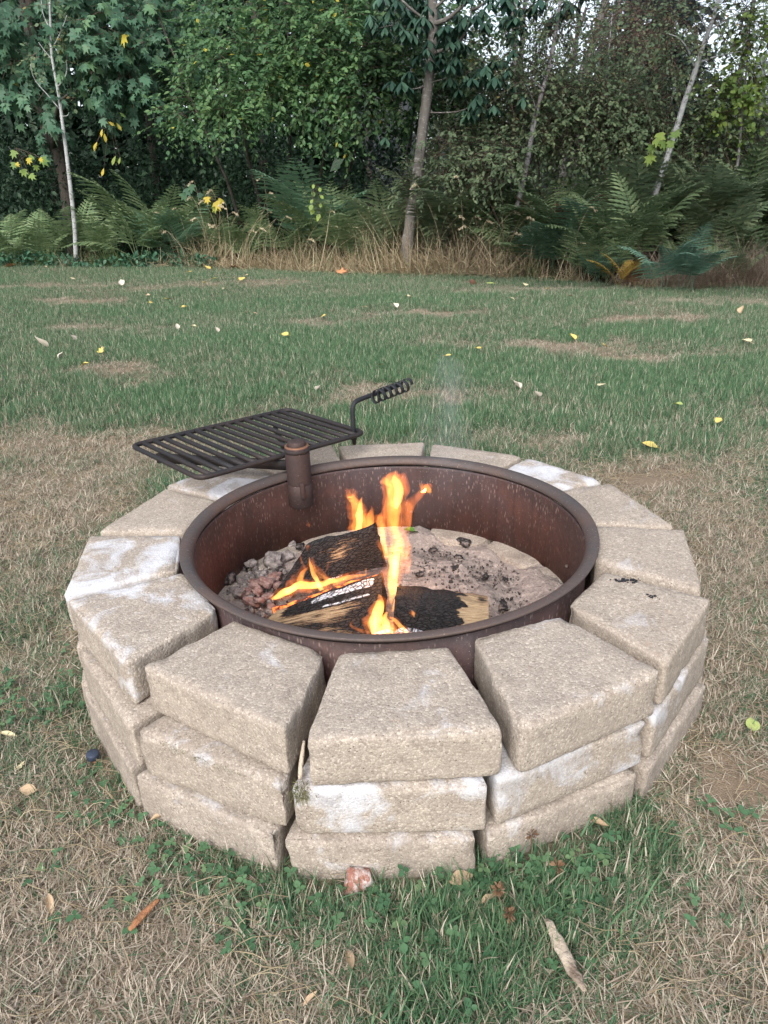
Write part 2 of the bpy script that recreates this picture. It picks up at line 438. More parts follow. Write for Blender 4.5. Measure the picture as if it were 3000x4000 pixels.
M['leaf_bramble'] = leaf_mat('dark_bramble_leaf', [(0.0, (0.028, 0.084, 0.053)), (1.0, (0.070, 0.161, 0.091))], 0.2)
M['leaf_brown'] = leaf_mat('withered_brown_leaf', [(0.0, (0.14, 0.10, 0.08)), (0.7, (0.27, 0.19, 0.14)), (1.0, (0.19, 0.21, 0.11))], 0.4)
M['leaf_yellow'] = leaf_mat('yellow_maple_leaf', [(0.0, (0.42, 0.35, 0.04)), (0.7, (0.55, 0.42, 0.05)), (1.0, (0.14, 0.25, 0.05))], 0.35)
M['needle'] = leaf_mat('dark_conifer_needle', [(0.0, (0.016, 0.036, 0.034)), (1.0, (0.039, 0.072, 0.062))], 0.1)
M['fern'] = leaf_mat('bracken_green', [(0.0, (0.110, 0.175, 0.085)), (0.6, (0.185, 0.270, 0.130)), (1.0, (0.30, 0.36, 0.19))], 0.4)
M['fern_blue'] = leaf_mat('bluish_bracken_green', [(0.0, (0.090, 0.180, 0.110)), (1.0, (0.18, 0.300, 0.185))], 0.4)
M['fern_dull'] = leaf_mat('dull_olive_bracken', [(0.0, (0.125, 0.180, 0.100)), (0.6, (0.21, 0.285, 0.160)), (1.0, (0.31, 0.35, 0.19))], 0.4)
M['leaf_soft'] = leaf_mat('soft_pale_green_leaf', [(0.0, (0.130, 0.205, 0.115)), (0.6, (0.215, 0.300, 0.160)), (1.0, (0.32, 0.39, 0.20))], 0.5)
M['fern_bright'] = leaf_mat('bright_bluish_bracken', [(0.0, (0.11, 0.23, 0.155)), (1.0, (0.22, 0.36, 0.25))], 0.3)
M['fern_yellow'] = leaf_mat('yellow_bracken', [(0.0, (0.34, 0.22, 0.05)), (1.0, (0.52, 0.36, 0.08))], 0.35)
M['fern_brown'] = leaf_mat('dead_brown_bracken', [(0.0, (0.13, 0.075, 0.045)), (1.0, (0.27, 0.165, 0.10))], 0.3)

def grass_mat():
    t = NT('lawn_blade')
    dry = t.attr('dry', 'INSTANCER'); rnd = t.attr('rnd'); tip = t.attr('tip')
    k = t.math('ADD', dry, t.math('MULTIPLY', t.math('SUBTRACT', rnd, 0.5), 1.30))
    g = t.ramp(rnd, [(0.0, (0.055, 0.125, 0.064)), (0.4, (0.100, 0.200, 0.100)), (1.0, (0.20, 0.29, 0.14))])
    d = t.ramp(t.math('FRACT', t.math('MULTIPLY', rnd, 7.31)), [(0.0, (0.22, 0.17, 0.125)), (0.5, (0.40, 0.33, 0.255)), (1.0, (0.60, 0.54, 0.44))])
    c = t.mix(t.ramp(k, [(0.42, 0.0), (0.62, 1.0)]), g, d)
    b = t.bsdf(c, 0.6, spec=0.25)
    tr = t.n('BsdfTranslucent', {'Color': c})
    mx = t.n('MixShader', {0: 0.3}); t.set(mx, 1, b.outputs[0]); t.set(mx, 2, tr.outputs[0])
    return t.done(mx)
M['grass'] = grass_mat()
M['straw'] = leaf_mat('tall_straw_grass', [(0.0, (0.23, 0.17, 0.105)), (0.55, (0.47, 0.385, 0.25)), (0.8, (0.60, 0.52, 0.36)), (1.0, (0.16, 0.22, 0.10))], 0.35)
M['green_blade'] = leaf_mat('tall_green_grass', [(0.0, (0.05, 0.115, 0.05)), (0.6, (0.11, 0.19, 0.07)), (1.0, (0.30, 0.29, 0.12))], 0.3)
M['pinkgrass'] = leaf_mat('pinkish_seed_grass', [(0.0, (0.25, 0.18, 0.145)), (0.6, (0.43, 0.335, 0.26)), (1.0, (0.32, 0.32, 0.17))], 0.35)
M['clover'] = leaf_mat('clover_leaf', [(0.0, (0.045, 0.110, 0.055)), (0.8, (0.090, 0.185, 0.090)), (0.95, (0.15, 0.23, 0.11)), (1.0, (0.40, 0.37, 0.18))], 0.25)
M['moss'] = leaf_mat('olive_moss', [(0.0, (0.05, 0.055, 0.02)), (1.0, (0.20, 0.19, 0.07))], 0.2)

def ground_mat():
    t = NT('lawn_soil')
    p = t.coord('Object')
    dry, wood = t.attr('dry'), t.attr('wood')
    a = t.noise(p, 35, 5, 0.7); b = t.noise(p, 240, 3, 0.7)
    soil = t.mix(a, (0.085, 0.060, 0.042), (0.16, 0.12, 0.085))
    thatch = t.mix(b, (0.20, 0.155, 0.10), (0.36, 0.29, 0.195))
    green = t.mix(b, (0.030, 0.065, 0.036), (0.07, 0.125, 0.065))
    c = t.mix(t.ramp(t.math('ADD', dry, t.math('MULTIPLY', t.math('SUBTRACT', a, 0.5), 0.8)), [(0.35, 0.0), (0.65, 1.0)]), green, thatch)
    c = t.mix(t.ramp(t.noise(p, 16, 4), [(0.5, 0.0), (0.68, 0.8)]), c, soil)
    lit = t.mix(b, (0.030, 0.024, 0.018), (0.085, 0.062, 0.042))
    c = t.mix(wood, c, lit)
    c = t.mix(t.attr('bare'), c, t.mix(b, (0.20, 0.15, 0.105), (0.33, 0.255, 0.185)))
    return t.done(t.bsdf(c, 0.95, t.bump(t.math('ADD', a, b), 0.7, 0.02), spec=0.1))
M['ground'] = ground_mat()

def project(p):
    d = np.asarray(p, float) - CAM
    w = d.dot(_fw)
    return W_PX / 2 + F_PX * d.dot(C_R) / w, H_PX / 2 - F_PX * d.dot(C_U) / w
def z_on(x, y, py):
    lo, hi = -1.0, 6.0
    for _ in range(50):
        m = (lo + hi) / 2
        if project((x, y, m))[1] > py: lo = m
        else: hi = m
    return lo

# ================================================================== SETTING: ground
TREE_PX = [(-900, 1010), (0, 1050), (700, 1050), (1500, 1078), (2100, 1098), (2500, 1130), (2999, 1120), (3800, 1100)]
TL = np.array([at_ground(*p) for p in TREE_PX])
def y_tree(x): return np.interp(x, TL[:, 0], TL[:, 1])
DRY = [  # photo place, size across and along (m), dryness
    (150, 1720, .55, .25, .45), (120, 1950, .45, .35, .5), (520, 1760, .35, .18, .3), (300, 2080, .25, .2, .2), (60, 2250, .2, .2, .3),
    (250, 3750, .30, .22, .6), (700, 3900, .25, .15, .3), (120, 3350, .14, .16, .3), (2650, 3750, .32, .24, .35), (2850, 3250, .16, .2, .4),
    (2750, 2700, .16, .3, .35), (2900, 2250, .3, .3, .4), (2500, 1860, .30, .18, .5), (2640, 2020, .25, .2, .35), (2200, 1720, .22, .14, .3),
    (400, 1450, .32, .16, .7), (330, 1285, .35, .2, .45), (270, 1180, .55, .18, .6), (900, 1110, 1.6, .35, .3), (1250, 1260, .4, .2, .3),
    (1600, 1545, .40, .16, .6), (1500, 1500, .3, .1, .3), (2150, 1355, .75, .2, .6), (2600, 1395, .4, .18, .55), (1720, 1225, .45, .15, .55),
    (2520, 1245, .60, .14, .65), (2100, 1130, 1.6, .4, .25), (2850, 1180, 1.0, .3, .3), (200, 1120, 1.6, .3, .3), (1200, 1400, .35, .1, .2),
    (100, 2500, .25, .3, .22), (60, 2900, .15, .2, .15), (420, 3250, .12, .12, .15), (1350, 1380, .9, .30, -.45), (900, 1330, .8, .28, -.45), (1900, 1450, 1.0, .25, -.55), (2600, 1510, .7, .25, -.55), (2500, 1310, .9, .22, -.5),
    (600, 1220, .9, .3, -.4), (1500, 1180, 1.5, .4, -.3), (500, 1560, .5, .2, -.3), (800, 1570, .4, .2, -.3), (1500, 1650, .35, .14, -.45), (1800, 1650, .35, .14, -.4),
    (2800, 1430, .5, .14, -.4), (850, 3300, .16, .14, -.15), (1500, 3520, .30, .14, -.18), (120, 2750, .16, .22, -.05), (2050, 3450, .18, .14, -.25),
    (1900, 3750, .25, .12, -.15), (2850, 2750, .1, .12, -.2), (2350, 3150, .1, .12, -.25), (300, 3150, .10, .1, -.25), (700, 1900, .16, .16, -.25)]
DRY = [(*at_ground(a, b)[:2], c, d, e) for a, b, c, d, e in DRY]
BARE = [(2060, 1745, .10, .05), (2530, 1885, .16, .10), (1720, 1225, .30, .06), (2480, 1240, .35, .06), (150, 1362, .25, .05), (1500, 1088, .5, .12), (1150, 1096, .4, .12),
        (2850, 3060, .10, .16), (400, 2980, .05, .12), (1450, 3440, .25, .03), (2150, 3330, .12, .03), (2350, 1400, .4, .05), (430, 1450, .2, .06)]
BARE = [(*at_ground(a, b)[:2], c, d) for a, b, c, d in BARE]
def wobble(x, y, s, k=0.0):
    return (np.sin(1.7 * s * x + .9 * s * y + k) + np.sin(-1.1 * s * x + 2.1 * s * y + 1.3 + k) + np.sin(2.9 * s * x - 1.7 * s * y + 4 + 2 * k)
            + .7 * np.sin(4.7 * s * x + 3.9 * s * y + k)) / 3.7
def dryness(x, y):
    x, y = np.asarray(x, float), np.asarray(y, float)
    wk = .08 + .14 * sstep(y, .8, 3)
    wx, wy = x + wk * (wobble(x, y, 2.2, 1) + .7 * wobble(x, y, 6.1, 3)), y + wk * .8 * (wobble(x, y, 2.6, 5) + .8 * wobble(x, y, 7.3, 2))
    d = 0.47 - 0.17 * sstep(y, .8, 2.5) + 0.20 * wobble(x, y, 1.6) + 0.18 * wobble(x, y, 5.5, 2) + .10 * wobble(x, y, 13, 4)
    for cx, cy, rx, ry, v in DRY:
        d = d + (1.4 if v > 0 and cy > .8 else 1.15) * v * np.exp(-(((wx - cx) / rx) ** 2 + ((wy - cy) / ry) ** 2))
    return np.clip(d, 0, 1)
def bareness(x, y):
    wx, wy = x + .05 * wobble(x, y, 6, 1), y + .04 * wobble(x, y, 7, 5)
    d = 0 * wx
    for cx, cy, rx, ry in BARE: d = np.maximum(d, np.exp(-(((wx - cx) / rx) ** 2 + ((wy - cy) / ry) ** 2) ** 1.5))
    return d
xs = np.concatenate([np.linspace(-60, -9, 14), np.arange(-8.5, -2, .25), np.arange(-2, 2, .06), np.arange(2, 8.5, .25), np.linspace(9, 60, 14)])
ys = np.concatenate([np.linspace(-40, -3, 10), np.arange(-2.5, 2.6, .06), np.arange(2.6, 14, .2), np.linspace(14.5, 120, 24)])
gx, gy = np.meshgrid(xs, ys)
gx, gy = gx.ravel(), gy.ravel()
nx = len(xs)
ii, jj = np.meshgrid(np.arange(len(ys) - 1), np.arange(nx - 1), indexing='ij')
gf = np.stack([ii * nx + jj, ii * nx + jj + 1, (ii + 1) * nx + jj + 1, (ii + 1) * nx + jj], -1).reshape(-1, 4)
ghz = gz(np.clip(gx, -9, 9), np.clip(gy, -3, 16)) - np.where(np.hypot(gx, gy) < 0.60, 0.03, 0)
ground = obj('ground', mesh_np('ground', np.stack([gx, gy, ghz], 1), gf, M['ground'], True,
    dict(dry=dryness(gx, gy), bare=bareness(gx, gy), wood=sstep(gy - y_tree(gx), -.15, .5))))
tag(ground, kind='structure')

# ================================================================== FIRE PIT: dry-stacked blocks
def rbox(hx, hy, hz, r, step):
    def lines(h):
        n = max(2, int(round(2 * (h - r) / step)))
        return np.concatenate([[-h, -h + .4 * r], np.linspace(-h + r, h - r, n + 1), [h - .4 * r, h]])
    L = [lines(hx), lines(hy), lines(hz)]
    idx, V, F = {}, [], []
    def vid(p):
        k = (round(p[0], 5), round(p[1], 5), round(p[2], 5))
        if k not in idx: idx[k] = len(V); V.append(p)
        return idx[k]
    H = (hx, hy, hz)
    for ax in range(3):
        A, B = L[(ax + 1) % 3], L[(ax + 2) % 3]
        for s in (-1, 1):
            for i in range(len(A) - 1):
                for j in range(len(B) - 1):
                    q = []
                    for a, b in ((A[i], B[j]), (A[i + 1], B[j]), (A[i + 1], B[j + 1]), (A[i], B[j + 1])):
                        p = [0, 0, 0]; p[ax] = s * H[ax]; p[(ax + 1) % 3] = a; p[(ax + 2) % 3] = b; q.append(vid(p))
                    F.append(q if s > 0 else q[::-1])
    V = np.array(V); core = np.clip(V, -np.array(H) + r, np.array(H) - r)
    d = V - core; n = d / (np.linalg.norm(d, axis=1)[:, None] + 1e-12)
    return core + r * n, n, np.array(F, np.int32)
def pol(r, a): return np.array((r * math.sin(R(a)), -r * math.cos(R(a))))
surround = empty('block_surround', 'round tan concrete block wall of three dry-stacked courses around the steel fire ring', 'fire pit wall')
def block(cin, cout, z0, z1, color, seed, label=None, tilt=0.0, step=.022):
    """cin/cout: (r, angle) left and right corners seen from the ring's middle outwards"""
    c = np.array([pol(*cin[0]), pol(*cin[1]), pol(*cout[1]), pol(*cout[0])])
    mid = c.mean(0); zc = (z0 + z1) / 2
    hx = (np.linalg.norm(c[1] - c[0]) + np.linalg.norm(c[2] - c[3])) / 4
    hy = (np.linalg.norm((c[0] + c[1]) / 2 - (c[2] + c[3]) / 2)) / 2
    hz = (z1 - z0) / 2
    rr = 0.0075
    V, N, F = rbox(hx, hy, hz, rr, step)
    u, v = V[:, 0] / hx, V[:, 1] / hy
    XY = (((1 - u) * (1 - v))[:, None] * c[0] + ((1 + u) * (1 - v))[:, None] * c[1] + ((1 + u) * (1 + v))[:, None] * c[2] + ((1 - u) * (1 + v))[:, None] * c[3]) / 4 - mid
    P = np.column_stack([XY, V[:, 2]])
    e = np.sort(np.abs(np.stack([u, v, V[:, 2] / hz], 1)), axis=1)[:, 1]      # 1 on the edges
    edge = sstep(e, .86, 1.0)
    n1 = vnoise(P, 16, 3, seed * 3.1); n2 = vnoise(P, 62, 2, seed * 1.7 + 9)
    Nw = np.column_stack([N[:, 0:1] * ((c[1] - c[0]) / np.linalg.norm(c[1] - c[0])) + N[:, 1:2] * ((c[3] - c[0]) / np.linalg.norm(c[3] - c[0])), N[:, 2]])
    n3 = vnoise(P, 120, 2, seed * .9 + 3)
    amp = .0024 * n1 + .0012 * n2 + .0007 * n3 - edge * (.0038 * np.clip(n2 + .2, 0, 1) + .011 * np.clip(n1 - .08, 0, 1) + .003 * np.clip(n3, 0, 1))
    gq = np.random.default_rng(int(seed) + 900)
    for _ in range(9):
        q = P[int(gq.integers(len(P)))]; cr_ = gq.uniform(.008, .022)
        if gq.uniform() < .6: q = P[np.argmax(edge * gq.uniform(.2, 1, len(P)))]
        amp = amp - gq.uniform(.0015, .0050) * np.exp(-(np.linalg.norm(P - q, axis=1) / cr_) ** 4)
    P = P + Nw * amp[:, None]
    P[:, 2] += tilt * (u)
    me = mesh_np('block', P, F[:, ::-1] if np.cross(np.append(c[1] - c[0], 0), np.append(c[3] - c[0], 0))[2] < 0 else F, M['concrete'], True)
    o = obj('block', me, surround, (*mid, zc))
    o.color = (*color, 1)
    if label: o['label'] = label
    return o
TOP = [  # inner left/right, outer left/right (radius, angle from the viewer's side), (white bloom, warm hue, wear)
    ((.490, 348.5), (.482, 11.5), (.716, 348.8), (.712, 13.0), (.30, .35, .10), None),
    ((.475, 17.5), (.505, 38.6), (.722, 14.5), (.722, 37.3), (.32, .25, .10), None),
    ((.490, 43.5), (.500, 63.3), (.715, 39.3), (.710, 60.6), (.25, .60, .20), 'block with black tar spots'),
    ((.475, 68.0), (.485, 90.0), (.692, 62.6), (.690, 86.8), (.25, .45, .10), None),
    ((.490, 91.5), (.520, 115.8), (.675, 88.3), (.665, 113.4), (.28, .50, .25), None),
    ((.515, 117.3), (.530, 139.5), (.660, 115.0), (.655, 138.8), (.80, .20, .0), 'block with white-stained top'),
    ((.505, 141.2), (.505, 165.0), (.658, 140.4), (.672, 166.6), (.25, .50, .35), None),
    ((.505, 168.0), (.505, 192.6), (.685, 168.9), (.685, 192.6), (.25, .60, .10), None),
    ((.503, 194.2), (.505, 216.5), (.700, 194.0), (.722, 217.0), (.30, .40, .10), None),
    ((.505, 218.0), (.505, 240.6), (.730, 218.2), (.733, 239.7), (.66, .15, .15), 'block with whitish top under the grate'),
    ((.503, 242.2), (.503, 264.8), (.712, 241.0), (.722, 264.4), (.30, .45, .10), None),
    ((.503, 266.2), (.490, 287.8), (.735, 265.7), (.722, 289.5), (.78, .25, .05), 'block with white-stained top'),
    ((.478, 290.0), (.468, 312.5), (.712, 291.8), (.680, 316.4), (.70, .25, .05), 'block with white-stained top'),
    ((.470, 320.0), (.498, 346.2), (.668, 318.4), (.704, 346.0), (.25, .40, .25), None)]
for k, (a, b, c_, d, col_, lab) in enumerate(TOP):
    dz = (0.0, .004, .002, .001, 0, -.001, 0, .001, 0, 0, .001, -.001, .001, .002)[k]
    block((a, b), (c_, d), .186 + dz, .281 + dz, col_, 11 + k, lab, (0, .002, -.001, 0, 0, 0, 0, 0, 0, 0, 0, 0, -.002, .002)[k], .010 if k in (0, 1, 13, 12, 2) else .017)
STEP = 360 / 14
for crs, (z0, z1, a0, ri, ro) in enumerate(((.086, .1845, 345.8, .50, .717), (-.030, .0845, 344.4, .405, .726))):
    for k in range(14):
        w = float(rng.uniform(.5, .95)); jr = float(rng.uniform(-.004, .004))
        aL, aR = a0 + STEP * k + w / 2 + .25, a0 + STEP * (k + 1) - w / 2 - .25
        front = k in (0, 1, 2, 12, 13)
        wh = ((.88, .88, .72) + (.3,) * 9 + (.30, .45))[k] if crs == 0 else ((.45, .30) + (.25,) * 10 + (.3, .3))[k]
        block(((ri, aL + .9), (ri, aR - .9)), ((ro + jr, aL), (ro + jr, aR)), z0, z1, (wh, float(rng.uniform(0, .35)), .25 if crs == 0 else .6), 40 + crs * 20 + k,
              'block with a white-stained upper edge' if crs == 0 and k in (0, 1, 2) else None, step=.012 if front else .03)

# ================================================================== steel fire ring
RX, RY = 0.0, 0.0
fire_ring = empty('fire_ring', 'rusty round steel fire ring with rolled rim set inside the blocks', 'fire ring')
fl = bpy.data.lights.new('fire_glow', 'POINT'); fl.energy, fl.color, fl.shadow_soft_size = 0.7, (1.0, .40, .11), .07
wall_prof = [(.452, .082), (.452, .274), (.4527, .280), (.458, .280), (.458, .082)]
V, F = lathe_geo(wall_prof, 192, True)
obj('ring_wall', mesh_np('ring_wall', V, F[:, ::-1], M['rust_wall'], True), fire_ring)
arc = [(.4518 + .016 - .016 * math.cos(t), .287 + .017 * math.sin(t)) for t in np.linspace(0, math.pi / 2, 8)]
rim_prof = arc + [(.4790, .3042), (.4806, .3030), (.4810, .3010), (.4806, .2985), (.4780, .2978), (.470, .2978), (.464, .295), (.4590, .288), (.4590, .280)]
V, F = lathe_geo(rim_prof, 192, True)
V[:, 2] += .0012 * np.sin(np.arctan2(V[:, 1], V[:, 0]) * 5 + 1)
obj('rim', mesh_np('rim', V, F[:, ::-1], M['rust_rim'], True), fire_ring)
PX, PY = -.2435, .3475
z_bot, z_seam, z_top, z_cap = z_on(PX, PY, 1972), z_on(PX, PY, 1885), z_on(PX, PY, 1742), z_on(PX, PY, 1722)
def cyl(name, x, y, z0, z1, r, mat, parent, n=32, bev=.002, smooth=True):
    prof = [(0.0005, z0), (r - bev, z0), (r, z0 + bev), (r, z1 - bev), (r - bev, z1), (0.0005, z1)]
    V, F = lathe_geo(prof, n)
    V[:, 0] += x; V[:, 1] += y
    return obj(name, mesh_np(name, V, F, mat, smooth), parent)
cyl('post_socket', PX, PY, z_bot, z_seam, .0350, M['rust_post'], fire_ring)
d_in = np.array((-PX, -PY)) / math.hypot(PX, PY)
b = MB()
for (dz0, dz1, wd) in ((-.035, .012, .006),):
    V, N, F = rbox(wd, .006, (dz1 - dz0) / 2, .002, .02)
    ang = -.35
    q = np.array((math.cos(ang) * d_in[0] - math.sin(ang) * d_in[1], math.sin(ang) * d_in[0] + math.cos(ang) * d_in[1]))
    side = np.array((-q[1], q[0]))
    P = np.column_stack([PX + q[0] * (.037 + V[:, 1]) + side[0] * V[:, 0], PY + q[1] * (.037 + V[:, 1]) + side[1] * V[:, 0], z_seam + (dz0 + dz1) / 2 + V[:, 2]])
    b.add(P, F)
obj('stop_lug', b.mesh('stop_lug', M['rust_post']), fire_ring)
for a_, z_ in ((170.5, .135), (96, .145)):
    h = pol(.4515, a_)
    V, F = tube_geo([(h[0] * .985, h[1] * .985, z_), (h[0], h[1], z_)], .005, 10)
    obj('rivet', mesh_np('rivet', V, F, M['rust_rim'], True), fire_ring)
# weld seam of the ring at the back
sp_ = [(pol(.4512, 174.5)[0], pol(.4512, 174.5)[1], z) for z in np.linspace(.085, .275, 14)]
V, F = tube_geo(np.array(sp_) + rng.normal(0, .0006, (14, 3)), .0022, 6)
obj('weld_seam', mesh_np('weld_seam', V, F, M['rust_wall'], True), fire_ring)

# ================================================================== cooking grate
grate = empty('cooking_grate', 'black steel cooking grate swung out to the left over the wall on its pivot post', 'grate', (PX, PY, 0))
def gobj(name, geo, mat, smooth=True, parent=None):
    V, F = geo
    me = mesh_np(name, np.asarray(V) - np.array((PX, PY, 0)) if parent is None else V, F, mat, smooth)
    return obj(name, me, parent or grate)
GZ = .356
g00, g10, g11, g01 = np.array((-.486, .209)), np.array((-.0585, .552)), np.array((-.325, .853)), np.array((-.7575, .512))
def gpt(u, v): return (1 - u) * (1 - v) * g00 + u * (1 - v) * g10 + u * v * g11 + (1 - u) * v * g01
loop = []
cr = [gpt(0, 0), gpt(1, 0), gpt(1, 1), gpt(0, 1)]
for i in range(4):
    p, a_, b_ = cr[i], cr[i - 1], cr[(i + 1) % 4]
    da, db = (a_ - p) / np.linalg.norm(a_ - p), (b_ - p) / np.linalg.norm(b_ - p)
    for t in np.linspace(0, 1, 7):
        q = (1 - t) ** 2 * (p + da * .032) + 2 * t * (1 - t) * p + t * t * (p + db * .032)
        loop.append((*q, GZ))
    for t in np.linspace(.1, .9, 6):
        loop.append((*((1 - t) * (p + db * .032) + t * (b_ - db * .032)), GZ))
loop.append(loop[0])
fr = gobj('frame', tube_geo(loop, .0074, 10, False), M['grate'])
for k in range(15):
    u = (k + 1) / 16
    a_, b_ = gpt(u, .008), gpt(u, .992)
    pts = [(*(a_ + (b_ - a_) * t), GZ + .0005 + .0012 * math.sin(3 * t + k)) for t in np.linspace(0, 1, 6)]
    gobj('grate_bar', tube_geo(pts, .0071, 8), M['grate'])
def flatbar(a_, b_, z0, z1, th):
    a_, b_ = np.asarray(a_), np.asarray(b_)
    d = (b_ - a_) / np.linalg.norm(b_ - a_); s = np.array((-d[1], d[0])) * th / 2
    V = []
    for p in (a_, b_):
        for z in (z0, z1):
            V += [(*(p - s), z), (*(p + s), z)]
    return np.array(V), np.array([(0, 2, 3, 1), (4, 5, 7, 6), (0, 1, 5, 4), (2, 6, 7, 3), (0, 4, 6, 2), (1, 3, 7, 5)])
gobj('support_arm', flatbar((PX - .02, PY + .01), gpt(.06, .78), GZ - .040, GZ - .012, .010), M['grate'], False)
gobj('support_arm', flatbar((PX - .02, PY + .015), gpt(.80, .80), GZ - .036, GZ - .012, .010), M['grate'], False)
prof = [(.0345, z_seam + .001), (.0345, z_top - .004), (.0328, z_top), (.0280, z_top), (.0275, z_top - .012)]
V, F = lathe_geo(prof, 32); V[:, 0] += PX; V[:, 1] += PY
gobj('pivot_sleeve', (V, F), M['rust_post'])
V, F = lathe_geo([(.0352, z_top - .016), (.0368, z_top - .013), (.0368, z_top - .008), (.0350, z_top - .005)], 32, True); V[:, 0] += PX; V[:, 1] += PY
gobj('sleeve_collar', (V, F[:, ::-1]), M['grate'])
V, F = lathe_geo([(.0330, z_top - .004), (.0335, z_top + .002), (.0275, z_top + .003), (.0265, z_top - .006)], 32); V[:, 0] += PX; V[:, 1] += PY
gobj('rusty_lip', (V, F), M['rust_orange'])
V, F = lathe_geo([(.0255, z_top - .01), (.0255, z_cap - .004), (.0225, z_cap), (.012, z_cap + .001), (.0005, z_cap)], 28); V[:, 0] += PX; V[:, 1] += PY
gobj('pivot_pin_cap', (V, F), M['rust_post'])
hb = gpt(.955, .055)
hz1 = z_on(hb[0], hb[1], 1572)
end = at(1562, 1502, hz1 + .006)
hd = (end - np.array((*hb, hz1))); hd /= np.linalg.norm(hd)
bend = np.array((*hb, hz1))
rod = [np.array((*hb, GZ - .030)), np.array((*hb, GZ + .03)), bend - np.array((0, 0, .030))]
for t in np.linspace(.1, 1, 6): rod.append((1 - t) ** 2 * (bend - np.array((0, 0, .030))) + 2 * t * (1 - t) * bend + t * t * (bend + hd * .030))
rod += [bend + hd * .07, end]
gobj('handle_rod', tube_geo(rod, .0072, 10), M['handle'])
n0 = np.cross(hd, (0, 0, 1)); n0 /= np.linalg.norm(n0); n1_ = np.cross(hd, n0)
c0 = at(1462, 1552, hz1 + .003); L_ = np.linalg.norm(end - c0) + .012
turns, NS = 6.0, 150
cv, cfq = [], []
for i in range(NS + 1):
    t = i / NS; a_ = t * turns * 2 * math.pi
    rad = .0205 * (1 if t < .97 else 1 - (t - .97) * 12)
    ctr = c0 + hd * (t * L_)
    d_ = math.cos(a_) * n0 + math.sin(a_) * n1_
    for (w_, r_) in ((-.0062, 0), (.0062, 0), (.0062, -.0022), (-.0062, -.0022)):
        cv.append(ctr + hd * w_ + d_ * (rad + r_))
    if i < NS:
        for k in range(4): cfq.append((i * 4 + k, i * 4 + (k + 1) % 4, (i + 1) * 4 + (k + 1) % 4, (i + 1) * 4 + k))
gobj('coil_grip', (np.array(cv), np.array(cfq)), M['handle'], False)
V, F = tube_geo([(*hb, GZ - .036), (*hb, GZ - .020), (*hb, GZ - .0195), (*hb, GZ - .006)], [.0060, .0060, .0105, .0105], 6)
gobj('bolt_nut', (V, F), M['grate'], False)

# ================================================================== fire: ash, coals, logs, flames
na, nr = 144, 60
av, af = [(0, 0, 0)], []
for i in range(1, nr + 1):
    for j in range(na):
        r_, a_ = .448 * i / nr, 2 * math.pi * j / na
        av.append((r_ * math.cos(a_), r_ * math.sin(a_), 0))
av = np.array(av); rr_ = np.hypot(av[:, 0], av[:, 1])
av[:, 2] = .058 + .020 * vnoise(av, 7, 3, 4) + .007 * vnoise(av, 26, 4, 8) + .004 * vnoise(av, 80, 3, 5) + .018 * np.exp(-((av[:, 0] - .15) ** 2 + (av[:, 1] - .12) ** 2) / .03) + .020 * sstep(rr_, .33, .42)
for i in range(1, nr):
    for j in range(na):
        a0_, b0_ = 1 + (i - 1) * na + j, 1 + (i - 1) * na + (j + 1) % na
        af.append((a0_, a0_ + na, b0_ + na, b0_))
tag(obj('ash', mesh_np('ash', av, [np.array(af), np.array([(0, 1 + j, 1 + (j + 1) % na) for j in range(na)])], M['ash'], True)), 'pinkish grey wood ash covering the floor of the fire ring', 'ash', None, 'stuff')
def ash_z(x, y): return .056 + .018 * math.exp(-((x - .15) ** 2 + (y - .12) ** 2) / .03)
# small cinder crumbs, uncountable
cm = MB()
SV, SF = box_sphere(1)
for _ in range(700):
    cx_, cy_, cs_ = ((.10, .28, .05), (.14, .22, .04), (.22, .10, .06), (.26, .03, .05), (.30, -.03, .05), (.17, .16, .05), (.30, .14, .06), (-.30, .12, .09), (.05, .34, .06))[int(rng.integers(9))]
    x, y = cx_ + rng.normal(0, cs_), cy_ + rng.normal(0, cs_)
    if x * x + y * y > .18: continue
    s = rng.uniform(.0010, .0034)
    cm.add(SV * s * rng.uniform(.4, 1, 3) + rng.normal(0, s * .3, SV.shape) + (x, y, ash_z(x, y) + .008), SF)
tag(obj('cinders', cm.mesh('cinders', M['cinder'])), 'fine black cinders strewn over the ash', 'cinders', None, 'stuff')

coal_pos = [(905, 2190, .055, 'coal'), (960, 2180, .05, 'coal_grey'), (1040, 2150, .07, 'coal_grey'), (1070, 2215, .085, 'coal_grey'), (1110, 2190, .06, 'coal_grey'), (930, 2235, .055, 'coal'),
            (985, 2230, .055, 'coal_grey'), (1020, 2255, .05, 'coal_grey'), (1075, 2265, .055, 'coal_pink'), (895, 2290, .055, 'coal'), (945, 2280, .045, 'coal_grey'), (1000, 2295, .065, 'coal_pink'),
            (1045, 2305, .06, 'coal_pink'), (1085, 2300, .05, 'coal_pink'), (960, 2330, .055, 'coal_pink'), (1010, 2340, .05, 'coal_pink'), (1050, 2345, .045, 'coal_pink'), (985, 2365, .05, 'coal_pink'),
            (935, 2345, .045, 'coal_grey'), (915, 2320, .045, 'coal_grey'), (1060, 2385, .04, 'coal_pink'), (1015, 2375, .04, 'coal_pink'), (1120, 2320, .05, 'coal_pink'), (1095, 2240, .045, 'coal'),
            (1175, 2160, .04, 'coal'), (1140, 2140, .045, 'coal_grey')]
